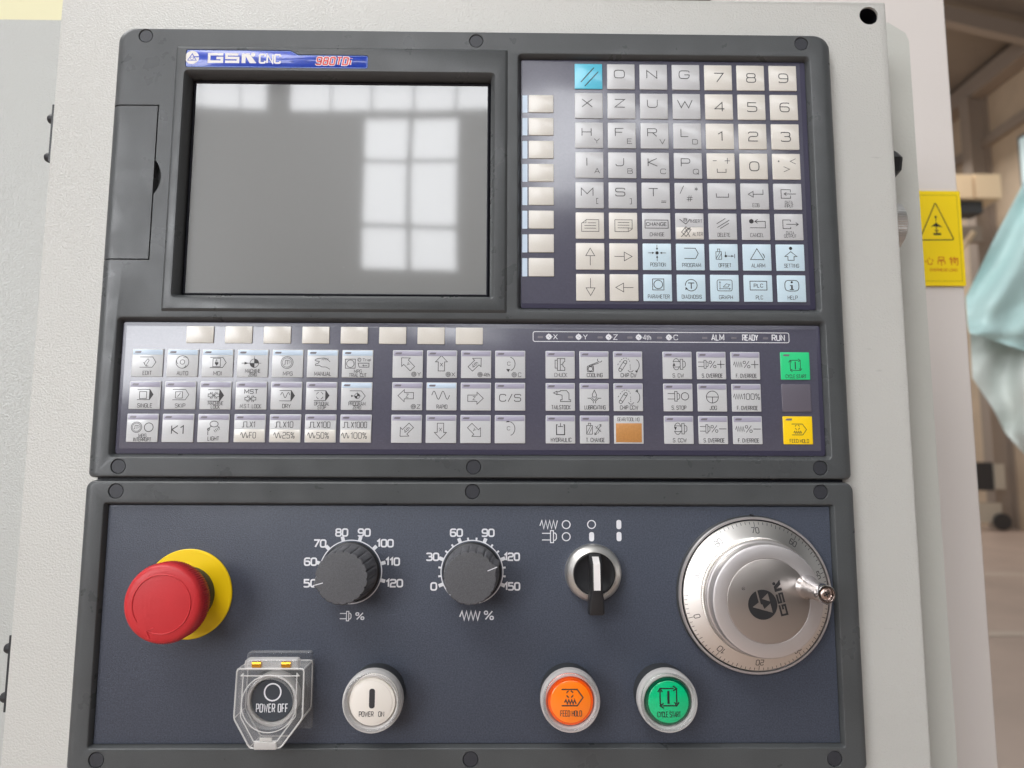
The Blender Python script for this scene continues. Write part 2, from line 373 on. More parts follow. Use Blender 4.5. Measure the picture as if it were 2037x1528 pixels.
# ================================================================= upper CNC control unit
ZS = -3.0      # keyboard film surface
unit = thing('cnc_control_unit', 'charcoal CNC control unit with screen and keypads, upper of the two panels', 'control panel', (0, 0, -10))
def U(o): o.parent = unit; o.matrix_parent_inverse = Matrix.Translation(-unit.location); return o
class _P: pass
def mku(name, bm, mt, **kw): return U(mk(name, bm, mt, None, **kw))

def lp_outer(ins, iy=None): return xrect(-210, 0.4, 210, 261.6, (3, 3, 8, 8), 8, ins, ins if iy is None else iy)
PL_OUT = (-174.5, 92.6, 18.6, 250.0); LCD_H = (-169.0, 100.0, 11.4, 235.0)
KP1 = (24.0, 93.6, 197.2, 248.2); KP2 = (-198.9, 10.8, 198.9, 89.6)
plugs_up = [(-193, 256.4), (0, 255.4), (192, 255.8), (-192.6, 6.4), (0.8, 6.6), (191.8, 6.7)]
bm = newbm()
st = [(lp_outer(1.0), -10), (lp_outer(0), -9), (lp_outer(0), -4.0)]
for k in range(1, 7):
    t = PI/2*k/6; st.append((lp_outer(6.5*(1-math.cos(t)), 1.0*(1-math.cos(t))), -4.0+4.0*math.sin(t)))
loft(bm, st, True, False)
plat0 = rrect(*PL_OUT, 1.0, 3); plat1 = rrect(*PL_OUT, 1.0, 3, 1.6)
holes = [plat0, rrect(*KP1, 3, 6), rrect(*KP2, 3, 6)]+[circ(x, y, 4.25, 32) for x, y in plugs_up]
holed(bm, lp_outer(6.5, 1.0), holes, 0)
for K in (KP1, KP2):     # bevelled recess round each keyboard
    loft(bm, [(rrect(*K, 3, 6), 0), (rrect(*K, 3, 6, 0.25), -0.05), (rrect(*K, 3, 6, 0.5), -0.17), (rrect(*K, 3, 6, 0.7), -0.4), (rrect(*K, 3, 6, 2.3), -3.1), (rrect(*K, 3, 6, 2.3), -4.4)], False, True)
for x, y in plugs_up: loft(bm, [(circ(x, y, 4.25), 0), (circ(x, y, 4.05), -0.25), (circ(x, y, 4.05), -2.0)], False, True)
loft(bm, [(plat0, 0), (rrect(*PL_OUT, 1.0, 3, 1.3), 1.35), (plat1, 1.5)], False, False)
NP = [(-168.4, 236.5), (-62.8, 236.5), (-62.8, 244.9), (-103.6, 244.9), (-107.9, 247.4), (-168.4, 247.4)]
NPF = fillet(NP, True, 1.6, [1, 1, 1, 0, 0, 1], 4)
lcd0 = rrect(*LCD_H, 2.6, 6)
holed(bm, plat1, [lcd0, NPF], 1.5)
loft(bm, [(NPF, 1.5), (NPF, 0.7)], False, True)
loft(bm, [(lcd0, 1.5), (rrect(*LCD_H, 2.6, 6, 0.4), 1.2), (rrect(*LCD_H, 2.6, 6, 2.6), -3.0), (rrect(*LCD_H, 2.6, 6, 2.6), -8.0)], False, True)
bmesh.ops.remove_doubles(bm, verts=bm.verts, dist=1e-7)
housing = mku('housing', bm, 'bezel', sharp=32)
# slot cover in the left edge: the same body cut by a notch
def prism_obj(L, w0, w1):
    b = newbm(); loft(b, [(L, w0), (L, w1)]); bmesh.ops.recalc_face_normals(b, faces=b.faces)
    me = bpy.data.meshes.new('cutter'); b.to_mesh(me); b.free(); o = bpy.data.objects.new('cutter', me); sc.collection.objects.link(o); return o
def notch(g):
    x1 = -183.3+g; y0 = 122.5-g; y1 = 213.4+g
    L = [(-215, y0), (x1, y0), (x1, 160.5)]
    if g > 0: L += [(-183.3+g+3.6*math.sin(PI*k/10)**0.8, 160.5+20*k/10) for k in range(1, 10)]
    return L+[(x1, 180.5), (x1, y1), (-215, y1)]
hm = housing.matrix_parent_inverse.copy()
tmp = bpy.data.objects.new('tmp', housing.data); sc.collection.objects.link(tmp)
big = prism_obj(notch(0.6), -5.5, 6); small = prism_obj(notch(-0.15), -5.4, 6)
cut = boolean(tmp, big, 'DIFFERENCE'); cov = boolean(tmp, small, 'INTERSECT')
for o in (tmp, big, small): bpy.data.objects.remove(o)
for me in (cut, cov):
    me.shade_smooth(); me.set_sharp_from_angle(angle=math.radians(32)); me.materials.clear(); me.materials.append(M['bezel'])
housing.data = cut
cover = bpy.data.objects.new('slot_cover', cov); sc.collection.objects.link(cover); U(cover)
cover['label'] = 'long hinged cover over the memory slot in the left edge'
b = newbm(); box(b, -206.5, 123, -5.45, -183, 213, -5.3)
for x, y in plugs_up:
    b = newbm(); lathe(b, [(3.8, -1.9), (3.8, -0.55), (3.6, -0.35)], 32, x, y); mku('screw_plug', b, 'plug')
# nameplate
b = newbm(); loft(b, [(offs(NPF, 0.15), 0.72), (offs(NPF, 0.15), 1.15), (offs(NPF, 0.4), 1.3)], False, True)
npo = mku('nameplate', b, 'np_blue', label='blue enamel nameplate above the screen')
def sub(o, parent): o.parent = parent; return o
def emblem(I, r, inner, parentf):
    pass
def gsk(I, t, sc_=1.0):    # heavy wide letters, box of 31 x 6.4 units, centred on x=0
    h = 5.6
    G = fillet([(-6.2, 2.2), (-6.2, 2.8), (-14.6, 2.8), (-14.6, -2.8), (-6.2, -2.8), (-6.2, 0.1), (-10, 0.1)], False, .8, [0, 0, 1, 1, 1, 0, 0])
    I.line([(-5.6, 2.6), (-14.8, 2.6), (-14.8, -2.6), (-6.4, -2.6), (-6.4, 0.0), (-10.0, 0.0)], t)
    I.line([(4.2, 2.6), (-3.4, 2.6), (-3.4, 0.1), (4.2, 0.1), (4.2, -2.6), (-4.2, -2.6)], t)
    I.poly([(6.6, 3.4), (9.2, 3.4), (9.2, -3.4), (6.6, -3.4)])
    I.poly([(9.2, 1.4), (12.0, -3.4), (16.4, -3.4), (11.4, 3.4), (9.2, 3.4)])
    I.disc(14.0, 2.5, 1.45)
I = Ink(1.315, -141.9, 242.3); I.k = 0.88; gsk(I, 1.75)
for pth in (0,): I.text('CNC', 25.2, -0.2, 5.8, t=1.15, W=13.5, gap=.32, rf=.2)
I.disc(-26.0, 0.2, 4.6, 28)
sub(I.done('np_white', npo, 'lettering'), npo)
I = Ink(1.33, -141.9-26*0.88, 242.45); I.k = 0.88
I.poly([(0, 3.1), (-3.2, -2.2), (3.2, -2.2)]); I.poly([(0.6, 0.9), (4.7, 0.9), (4.7, 0.1), (0.6, 0.1)])
sub(I.done('np_blue', npo, 'emblem'), npo)
I = Ink(1.345, -141.9-26*0.88, 242.45); I.k = 0.88
I.poly([(0, 2.0), (-0.95, 0.4), (0.95, 0.4)]); I.poly([(-1.2, 0.0), (0, -1.9), (1.2, 0.0)][::-1]); I.poly([(-2.4, -1.8), (-.5, -1.8), (-1.4, -.3)]); I.poly([(2.4, -1.8), (.5, -1.8), (1.4, -.3)])
sub(I.done('np_white', npo, 'emblem_detail'), npo)
I = Ink(1.315, -82.6, 241.1); I.text('980TDi', 0, 0, 4.4, t=1.6, W=19.5, gap=.42, rf=.2, slant=.18); sub(I.done('np_white', npo, 'model_outline'), npo)
I = Ink(1.345, -82.6, 241.1); I.text('980TDi', 0, 0, 4.4, t=0.85, W=19.5, gap=.42, rf=.2, slant=.18); sub(I.done('np_red', npo, 'model_lettering'), npo)
I = Ink(1.31, 0, 0); I.line(offs(NPF, 0.55), 0.2, True); sub(I.done('np_edge', npo, 'border_line'), npo)
# screen
b = newbm(); loft(b, [(rrect(-166.3, 102.7, 8.7, 232.3, 1, 3), -6.5), (rrect(-166.3, 102.7, 8.7, 232.3, 1, 3, 1.3), -5.0)], True, False)
strip_in = rrect(-166.3, 102.7, 8.7, 232.3, 1, 3, 1.3)
loft(b, [(strip_in, -5.0), (rrect(-166.3, 102.7, 8.7, 232.3, 1, 3, 1.9), -5.9)], False, False)
mku('screen_gasket', b, 'gasket_and_seam_shade')
b = newbm(); N1, N2 = 24, 18; g = []
for i in range(N1+1):
    for j in range(N2+1):
        x = -164.6+171.6*i/N1; y = 104.4+126.2*j/N2; a = 2*i/N1-1; c = 2*j/N2-1
        g.append(b.verts.new(pt(x, y, -5.95+0.10*(1-a*a)*(1-c*c))))
for i in range(N1):
    for j in range(N2):
        k = i*(N2+1)+j; b.faces.new((g[k], g[k+N2+1], g[k+N2+2], g[k+1]))
scr = mku('screen', b, 'screen', recalc=False, sharp=180, label='switched-off grey screen reflecting tall hall windows')
# keyboard films
for K, wn, lab in ((KP1, (27.2, 98.9, 191.6, 245.1), 'smoky film of the square alphanumeric keyboard'), (KP2, (-194.4, 16.2, 194.0, 84.85), 'smoky film of the long machine keyboard')):
    b = newbm(); rbox(b, K[0]+2.5, K[1]+2.5, K[2]-2.5, K[3]-2.5, 1.4, -4.3, ZS, 0.25, 3); f = mku('keyboard_film', b, 'film_edge', label=lab)
    b = newbm(); rbox(b, *wn, 0.5, ZS-0.1, ZS+0.06, 0.05, 2); sub(mk('printed_field', b, 'film'), f)
# keys
key_cache = {}
KT = ZS+0.62
def key(x, y, wd, hh, mt, label):
    """x, y = top left corner"""
    k = (round(wd, 1), hh, mt)
    if k not in key_cache:
        b = newbm(); rbox(b, -wd/2, -hh/2, wd/2, hh/2, 0.35, -0.55, 0.0, 0.22, 2)
        o = mk('key', b, mt); key_cache[k] = o.data
    else:
        o = bpy.data.objects.new('key', key_cache[k]); sc.collection.objects.link(o)
    o.parent = unit; o.location = pt(x+wd/2, y-hh/2, KT)-unit.location
    if label: o['label'] = label
    return o
def led(o, wd, hh, blue=False, plain=False):
    if not plain:
        b = newbm(); rbox(b, -wd/2+0.45, hh/2-3.25, wd/2-0.45, hh/2-0.45, 0.15, 0, 0.10, 0.05, 1); mk('colour_band', b, 'band_blue' if blue else 'band', o)
    b = newbm(); L = rrect(-wd/2+1.4, hh/2-2.3, -wd/2+5.0, hh/2-1.25, 0.5, 2); L = [(x+(0.35 if y > hh/2-1.7 else 0), y) for x, y in L]
    loft(b, [(L, 0.05), (L, 0.17)], False, True); mk('indicator_window', b, 'led_off', o)
Uk = 0.16
T1 = 1.75
def up_arrow(I, a): 
    c, s_ = math.cos(math.radians(a)), math.sin(math.radians(a)); r = lambda x, y: (x*c-y*s_, x*s_+y*c)
    I.line([r(-33, 0), r(2, 0)], 2.2); I.line([r(2, 16), r(30, 0), r(2, -16)], 2.2, True)
def big(ch): return lambda I: I.text(ch, -6, 10, 30, 1.25 if ch not in 'I' else 1, 3.0)
def dig(ch): return lambda I: I.text(ch, 2, 0, 34, 1.05, 3.4)
def two(a, b_): return lambda I: (I.text(a, -9, 12, 29, 1.22, 2.9), I.text(b_, 28, -22, 18 if b_ not in '[]' else 20, 1.1, 2.0))
def cap(s_, W, y=-33, h=13): return lambda I: I.text(s_, 3, y, h, t=1.6, W=W)
def icon_page(I, up):
    if up: I.line([(-24, 12), (-12, 22), (32, 22), (32, -22), (-30, -22), (-30, 8)], 2.0, True); I.line([(-30, 10), (-14, 10), (-14, 22)], 1.6)
    else: I.line([(32, 22), (32, -12), (18, -22), (-30, -22), (-30, 22)], 2.0, True); I.line([(32, -10), (18, -8), (18, -22)], 1.6)
    for y in ((10, 0, -10) if up else (12, 2, -8)): I.line([(-20 if not (up and y == 10) else -8, y), (22, y)], 2.0)
def i_reset(I): I.line([(-28, -22), (20, 34)], 3.6); I.line([(-14, -38), (36, 18)], 3.6)
def i_space(I): I.line([(-20, 10), (-20, -4), (24, -4), (24, 10)], 2.6)
def i_eob(I): I.line([(30, 26), (30, 8), (-6, 8)], 2.4); I.line([(-6, 19), (-24, 8), (-6, -3)], 2.4, True); I.text('EOB', 3, -33, 13, t=1.4, W=24)
def i_din(I): I.line([(10, 4), (10, -6), (-24, -6), (-24, 26), (10, 26), (10, 16)], 2.4); I.line([(30, 10), (-12, 10)], 2.4); I.head(-13, 10, 180, 10, 2.4); I.text('DATA', 3, -22, 11, t=1.3, W=27); I.text('INPUT', 3, -35, 11, t=1.3, W=31)
def i_dout(I): I.line([(6, 20), (6, 26), (-22, 26), (-22, -6), (6, -6), (6, 0)], 2.4); I.line([(-10, 10), (32, 10)], 2.4); I.head(34, 10, 0, 11, 2.4); I.text('DATA', 3, -22, 11, t=1.3, W=28); I.text('OUTPUT', 3, -34, 11, t=1.3, W=44)
def i_change(I): I.rect(-41, -8, 42, 22, 2.6); I.text('CHANGE', 0, 7, 12, t=2.2, W=72); I.text('.CHANGE', 0, -31, 13, t=1.6, W=54)
def i_ins(I):
    I.line([(-36, 26), (-14, 8), (2, 26)], 2.4); I.text('a', -16, 27, 16, 1, 1.8); I.text('INSERT', 24, 19, 11, t=1.3, W=42)
    I.line([(-20, -22), (-4, -6), (-20+26, -16+2)], 2); I.line([(-30, -22), (-14, -38), (2, -16), (-14, -2)], 2.2, True); I.line([(-32, -40), (2, -4)], 2.2); I.line([(-18, -4), (0, -40)], 2.0); I.text('ALTER', 28, -29, 12, t=1.3, W=36)
def i_del(I): I.line([(-22, 10), (10, 30)], 2.4); I.line([(-20, -4), (24, 24)], 2.4); I.line([(-10, -8), (22, 12)], 2.4); cap('DELETE', 44, -31)(I)
def i_can(I): I.disc(-16, 20, 8.5); I.line([(-2, 20), (34, 20), (34, -4), (-22, -4)], 2.4); I.head(-4, 20, 180, 13, 2.4); I.text('CANCEL', 3, -31, 13, t=1.6, W=48)
def i_pos(I):
    I.disc(0, 14, 6)
    for a in (0, 90, 180, 270):
        c, s_ = round(math.cos(math.radians(a))), round(math.sin(math.radians(a)))
        I.line([(32*c, 14+30*s_), (16*c, 14+16*s_)], 2.0); I.tri(9*c, 14+9*s_, a+180, 9, 4)
    cap('POSITION', 54, -29)(I)
def i_prog(I): I.line([(-22, 32), (18, 32), (28, 13), (18, -6), (-22, -6)], 2.4); cap('PROGRAM', 66, -30)(I)
def i_off(I): I.rect(-28, -8, -8, 20, 2.0); I.rect(-22, 20, -14, 30, 2.0); I.line([(-28, -6), (-14, 18)], 1.8); I.line([(-20, -6), (-8, 14)], 1.8); I.line([(6, 4), (36, 4)], 2); I.disc(7, 4, 4.5); I.line([(6, 4), (6, 20)], 2); I.tri(36, 4, 0, 9, 4); I.line([(39, -4), (39, 12)], 2); cap('OFFSET', 44, -30)(I)
def i_alm(I): I.line([(0, 32), (-24, -8), (24, -8)], 2.4, True); I.arc(12, 2, 14, -10, 60, 2.4); I.arc(17, 0, 10, -10, 60, 1.6); cap('ALARM', 48, -30)(I)
def i_set(I): I.disc(2, 34, 6); I.line([(2, 22), (24, 4), (13, 4), (13, -10), (-9, -10), (-9, 4), (-20, 4)], 2.4, True); cap('SETTING', 52, -30)(I)
def i_par(I): I.rect(-18, -8, 22, 32, 2.4); I.ring(2, 12, 15.5, 2.6); cap('PARAMETER', 76, -32)(I)
def i_dia(I): I.arc(0, 10, 21, 200, 560-15, 2.6); I.tri(-20, 3, 110, 9, 5); I.line([(-11, 18), (11, 18)], 3.4); I.line([(0, 18), (0, -3)], 3.6); I.text('DIAGNOSIS', 1, -32, 13, t=1.6, W=70)
def i_graph(I):
    L = fillet([(-27, -10), (26, -10), (27, 30), (-27, 30)], True, 7, [1]*4); I.line(L, 2.2, True)
    I.line([(-17, -4), (-17, 24)], 1.8); I.line([(-20, -2), (20, -2)], 1.8); I.head(-17, 24, 90, 5, 1.6); I.head(20, -2, 0, 5, 1.6); I.line([(-6, 4), (12, 4), (16, 12)], 2.0); I.line([(-6, 4), (6, 16), (20, 12)], 1.8); cap('GRAPH', 48, -33)(I)
def i_plc(I): I.rect(-29, -6, 31, 26, 2.6); I.text('PLC', 1, 10, 12, t=2.0, W=32); I.text('PLC', 3, -33, 13, t=1.6, W=24)
def i_help(I): I.line(fillet([(-24, -9), (26, -9), (26, 30), (-24, 30)], True, 15, [1]*4), 2.6, True); I.disc(1, 23, 4.2); I.poly([(-6, 13), (4, 13), (4, -2), (8, -2), (8, -5), (-7, -5), (-7, -2), (-2, -2), (-2, 10), (-6, 10)]); I.text('HELP', 2, -33, 13, t=1.6, W=34)
def i_pm(I): I.text('-', -22, 20, 26, .8, 2.3); I.text('+', 24, 20, 22, 1, 2.3); I.line([(-14, -10), (-14, -24), (18, -24), (18, -10)], 2.3)
def i_dot(I): I.disc(-28, 20, 3); I.text('<', 24, 20, 20, 1.1, 2.1); I.text('>', 0, -10, 20, 1.2, 2.1)
def i_hash(I): I.line([(-32, 8), (-18, 38)], 2.2); I.text('*', 27, 26, 20, 1, 2); I.text('#', 2, -10, 22, 1.05, 2)
G_, C_, B_ = 'k_grey', 'k_cream', 'k_blue'
rows = [
 [(i_reset, 'k_cyan', 'cyan reset key with two slanted strokes')]+[(big(c), G_, c) for c in 'ONG']+[(dig(c), C_, c) for c in '789'],
 [(big(c), G_, c) for c in 'XZUW']+[(dig(c), C_, c) for c in '456'],
 [(two(a, c), G_, a) for a, c in ('HY', 'FE', 'RV', 'LD')]+[(dig(c), C_, c) for c in '123'],
 [(two(a, c), G_, a) for a, c in ('IA', 'JB', 'KC', 'PQ')]+[(i_pm, C_, 'minus and plus'), (dig('0'), C_, '0'), (i_dot, C_, 'dot and angle brackets')],
 [(two('M', '['), G_, 'M'), (two('S', ']'), G_, 'S'), (two('T', '='), G_, 'T'), (i_hash, G_, 'slash, star and hash'), (i_space, G_, 'space bracket'), (i_eob, G_, 'EOB'), (i_din, G_, 'DATA INPUT')],
 [(lambda I: icon_page(I, True), C_, 'page with folded upper corner'), (lambda I: icon_page(I, False), C_, 'page with folded lower corner'), (i_change, G_, 'CHANGE'), (i_ins, G_, 'INSERT ALTER'), (i_del, G_, 'DELETE'), (i_can, G_, 'CANCEL'), (i_dout, G_, 'DATA OUTPUT')],
 [(lambda I: up_arrow(I, 90), C_, 'up arrow'), (lambda I: up_arrow(I, 0), C_, 'right arrow'), (i_pos, B_, 'POSITION'), (i_prog, B_, 'PROGRAM'), (i_off, B_, 'OFFSET'), (i_alm, B_, 'ALARM'), (i_set, B_, 'SETTING')],
 [(lambda I: up_arrow(I, -90), C_, 'down arrow'), (lambda I: up_arrow(I, 180), C_, 'left arrow'), (i_par, B_, 'PARAMETER'), (i_dia, B_, 'DIAGNOSIS'), (i_graph, B_, 'GRAPH'), (i_plc, B_, 'PLC'), (i_help, B_, 'HELP')]]
cn = {G_: 'light grey', C_: 'cream', B_: 'pale blue', 'k_pale': 'pale grey'}
for j, row in enumerate(rows):
    for i, (fn, mt, lab) in enumerate(row):
        x = 58.0+19.15*i; y = 243.2-18.15*j
        k = key(x, y, 16.3, 15.6, mt, lab if mt == 'k_cyan' else '%s key marked %s' % (cn[mt], lab))
        if fn is i_ins:
            b = newbm(); rbox(b, -7.75, -7.4, 7.75, -0.6, 0.2, 0, 0.08, 0.04, 1); mk('cream_half', b, 'k_cream', k)
        I = Ink(0.10 if fn is i_ins else 0.03, 0, 0, Uk); fn(I); I.done('ink_dark' if mt in (B_,) else 'ink', k)
for j in range(8):    # soft keys beside the screen
    key(31.0, 223.5-14.03*j, 14.4, 10.7, 'k_cream', None)
    b = newbm(); L = rrect(27.25, 212.8-14.03*j, 30.2, 223.5-14.03*j, 0.3, 2); loft(b, [(L, ZS), (L, ZS+0.09)], False, True); mku('printed_bar', b, 'band_blue')
for i in range(8): key(-160.7+21.53*i, 84.75, 15.2, 9.6, 'k_cream', None)
# machine keyboard symbols (100 units = 16 mm)
def lab2(a, Wa, c=None, Wc=0):
    def f(I):
        if c: I.text(a, 2, -27, 12, t=1.5, W=Wa); I.text(c, 2, -40, 12, t=1.5, W=Wc)
        else: I.text(a, 2, -36, 13, t=1.7, W=Wa)
    return f
def flag(I, x0=-26, x1=18, y0=-16, y1=20, pt_=30, filled=False):
    ym = (y0+y1)/2
    if filled: I.line([(x0, y1), (x1, y1)], 2.0); I.line([(x0, y0), (x1, y0)], 2.0); I.poly([(x1-3, y1), (x1-3, y0), (x1, y0), (pt_, ym), (x1, y1)])
    else: I.line([(x0, y1), (x1, y1), (pt_, ym), (x1, y0), (x0, y0)], 2.0)
def sine(I, x0, x1, y, a, t, per=2):
    I.line([(x0+(x1-x0)*k/32, y+a*math.sin(2*PI*per*k/32)) for k in range(33)], t)
def zig(I, x0, x1, y, a, t, n=7): I.line([(x0+(x1-x0)*k/n, y+(a if k % 2 else -a)*(0.3 if k in (0,) else 1)) for k in range(n+1)], t)
def spindle(I, x, y, s_=1.0, t=2.0):
    I.line([(x-26*s_, y+10*s_), (x, y+10*s_)], t); I.line([(x-26*s_, y-10*s_), (x, y-10*s_)], t)
    I.rect(x, y-18*s_, x+9*s_, y+18*s_, t); I.line([(x+9*s_, y+11*s_), (x+14*s_, y+11*s_), (x+18*s_, y+6*s_), (x+18*s_, y-6*s_), (x+14*s_, y-11*s_), (x+9*s_, y-11*s_)], t)
def mpgc(I, x, y, r): I.ring(x, y, r, 1.8); I.ring(x, y, r*.78, 1.4); I.line([(x-r*.5, y-r*.3), (x-r*.3, y-r*.3), (x-r*.3, y+r*.35), (x+r*.1, y+r*.35), (x+r*.1, y-r*.3)], 1.6); I.arc(x+r*.25, y+r*.1, r*.25, -60, 120, 1.4)
def origin(I, x, y, r, t=2):
    I.ring(x, y, r, t); I.line([(x-r*1.6, y), (x+r*1.6, y)], t*.8); I.line([(x, y-r*1.1), (x, y+r*1.6)], t*.8)
    I.poly([(x, y)]+[(x+r*math.cos(PI/2*k/6), y+r*math.sin(PI/2*k/6)) for k in range(7)]); I.poly([(x, y)]+[(x+r*math.cos(PI+PI/2*k/6), y+r*math.sin(PI+PI/2*k/6)) for k in range(7)])
def lockx(I, x, y, s_=1.0):
    I.line([(x-20*s_, y+5*s_), (x-12*s_, y+5*s_), (x-12*s_, y+11*s_), (x-3*s_, y), (x-12*s_, y-11*s_), (x-12*s_, y-5*s_), (x-20*s_, y-5*s_)], 1.9, True)
    I.line([(x+20*s_, y+5*s_), (x+12*s_, y+5*s_), (x+12*s_, y+11*s_), (x+3*s_, y), (x+12*s_, y-11*s_), (x+12*s_, y-5*s_), (x+20*s_, y-5*s_)], 1.9, True)
    I.line([(x-7*s_, y+13*s_), (x+7*s_, y-13*s_)], 1.6); I.line([(x+7*s_, y+13*s_), (x-7*s_, y-13*s_)], 1.6)
def f_edit(I): flag(I); I.line([(-8, -8), (-10, 0), (2, 14), (6, 8), (-4, -10), (4, -12)], 1.7); I.line([(-14, 2), (-2, -14)], 1.4); lab2('EDIT', 30)(I)
def f_auto(I):
    I.ring(0, 3, 8, 2)
    for k in range(3): I.arc(0, 3, 22, 40+120*k, 150+120*k, 2); I.arc(9*math.cos(math.radians(150+120*k)), 3+9*math.sin(math.radians(150+120*k)), 13, 150+120*k, 235+120*k, 2)
    lab2('AUTO', 38)(I)
def f_mdi(I): flag(I); I.rect(-16, -13, 10, 16, 2); I.poly([(-9, 3), (-9, -2), (-3, -10), (3, -2), (3, 3)]); I.line([(-6, 3), (-6, 10), (-3, 12), (-2, 4)], 1.8); lab2('MDI', 28)(I)
def f_mz(I): origin(I, 6, 0, 15); I.line([(-38, 0), (-12, 0)], 1.8); I.tri(-14, 0, 0, 14, 5); lab2('MACHINE', 52, 'ZERO', 28)(I)
def f_mpg(I): mpgc(I, -2, 3, 21); lab2('MPG', 32)(I)
def f_man(I):
    I.line(fillet([(-28, 12), (-20, 17), (4, 20), (16, 16), (26, 6)], False, 5, [0, 1, 1, 1, 0]), 2); I.line(fillet([(-28, 12), (-20, 8), (-10, 8), (-16, 0), (-26, -2), (-24, -8), (-10, -6), (-4, -12), (12, -12), (26, -20)], False, 4, [0, 1, 1, 1, 1, 1, 1, 1, 1, 0]), 2)
    for k in range(4): I.line([(-4+6*k, 12), (2+6*k, 18)], 1.6)
    lab2('MANUAL', 58)(I)
def f_trial(I): I.rect(-42, -16, -8, 16, 2); I.ring(-25, 0, 13, 2); I.text('Trial', 32, 14, 9, t=1.3, W=28); I.ring(6, 14, 6, 1.6); I.arc(6, 14, 3, 0, 270, 1.3); I.line([(2, 2), (40, 2), (40, -12), (6, -12)], 2, True); I.head(18, -6, 180, 5, 1.6); I.line([(18, -6), (34, -6)], 1.6); lab2('MPG', 26, 'TRIAL CUT', 60)(I)
def f_single(I): flag(I, filled=True); I.rect(-18, -12, 6, 12, 2); lab2('SINGLE', 50)(I)
def f_skip(I): flag(I); I.rect(-16, -10, 8, 12, 2); I.line([(-9, -5), (1, 8)], 2); lab2('SKIP', 34)(I)
def f_ml(I): flag(I, -26, 16, -20, 20, 30, True); lockx(I, -6, 0, .95); lab2('MACHINE', 52, 'LOCK', 30)(I)
def f_mst(I): I.text('MST', 0, 14, 14, t=2.5, W=46); lockx(I, -2, -11, .95); I.text('M.S.T. LOCK', 0, -37, 13, t=1.4, W=72)
def f_dry(I): flag(I, -24, 18, -18, 18, 30, True); sine(I, -20, 12, 2, 9, 2, 1.5); lab2('DRY', 28)(I)
def f_ops(I):
    flag(I, -26, 16, -16, 18, 28, True)
    for k in range(4): I.arc(-6, 1, 12, 20+90*k, 70+90*k, 2)
    lab2('OPTIONAL', 52, 'STOP', 28)(I)
def f_pz(I): flag(I, -24, 16, -18, 18, 30); origin(I, 2, 0, 9, 1.8); I.tri(-10, 0, 0, 9, 4); lab2('PROGRAM', 58, 'ZERO', 28)(I)
def f_int(I): mpgc(I, -20, 2, 18); I.ring(22, 2, 15, 2.4); lab2('MPG', 26, 'INTERRUPT', 60)(I)
def f_k1(I): I.text('K1', 0, -6, 28, t=3.2, W=42)
def f_light(I):
    I.line([(-18, -24), (-18, -4), (-6, 8)], 2.2); I.ring(-16, -4, 4, 2); I.arc(2, 14, 14, 0, 360, 2.2, ry=10)
    for k in range(4): I.line([(2+5*k, -6+3*k), (8+5*k, -14+3*k)], 1.8)
    I.line([(14, 6), (22, 2)], 1.8); lab2('LIGHT', 38)(I)
def f_x(a, Wa, c, Wc):
    def f(I):
        X = -46+ (62-Wa)/2*0.9
        I.line([(X, 4), (X+6, 4), (X+6, 22), (X+17, 22), (X+17, 4), (X+24, 4)], 2.2); I.text(a, X+26+Wa/2, 13, 20, t=2.0, W=Wa*.9)
        sine(I, X-3, X+23, -24, 9, 2.2, 2); I.text(c, X+26+Wc/2, -24, 20, t=2.0, W=Wc*.9)
    return f
def arrow(ang, ch, sub_=None):
    def f(I):
        c, s_ = math.cos(math.radians(ang)), math.sin(math.radians(ang)); ox, oy = (-2, -6) if not sub_ else (-2, 2)
        if sub_ and ang == 180: ox = -4
        r = lambda x, y: (ox+x*c-y*s_, oy+x*s_+y*c)
        I.line([r(28, 0), r(6, 21), r(6, 11), r(-26, 11), r(-26, -11), r(6, -11), r(6, -21)], 2.0, True)
        tr = math.radians(ang if ang in (45, 0) else (ang-180 if ang in (225, 180) else (ang+0 if ang == 135 else (ang if ang == 315 else 0))))
        if ang in (90, 270): tr = 0
        if ang == 135: tr = math.radians(-45)
        if ang == 315: tr = math.radians(-45)
        cx_, cy_ = r(-4, 0); I.text(ch, cx_, cy_, 12, t=1.6, W=9 if len(ch) == 1 else 22, rot=tr)
        if sub_: I.ring(14 if len(sub_) > 1 else 22, -36, 8, 1.6); I.ring(14 if len(sub_) > 1 else 22, -36, 4.5, 1.6); I.line([(10 if len(sub_) > 1 else 18, -36), (18 if len(sub_) > 1 else 26, -36)], 1.6); I.text(sub_, 37 if len(sub_) > 1 else 40, -36, 13, t=1.6, W=11 if len(sub_) == 1 else 20)
    return f
def f_rapid(I): sine(I, -34, 28, 4, 14, 2.2, 2); lab2('RAPID', 36)(I)
def f_cs(I): I.text('C/S', 0, -4, 24, t=2.6, W=74)
def f_c(up):
    def f(I):
        I.arc(-3, 2, 20, -75, 80, 2.2, ry=24); I.text('C', -5, 3, 12, t=1.5, W=10)
        if not up: I.tri(-14, -16, 150, 12, 6); I.ring(14, -36, 8, 1.6); I.ring(14, -36, 4.5, 1.4); I.line([(10, -36), (18, -36)], 1.6); I.text('C', 33, -36, 14, t=1.6, W=10)
        else: I.tri(-14, 24, 210, 12, 6)
    return f
def f_chuck(I): I.rect(-18, -12, -10, 16, 2.2); I.rect(-10, -20, 0, 22, 2.2); I.line([(0, -20), (16, -20), (16, -10), (10, -6), (10, -2), (4, 1), (10, 4), (10, 8), (16, 12), (16, 22), (0, 22)], 2.2); I.text('CHUCK', 2, -36, 13, t=1.4, W=44)
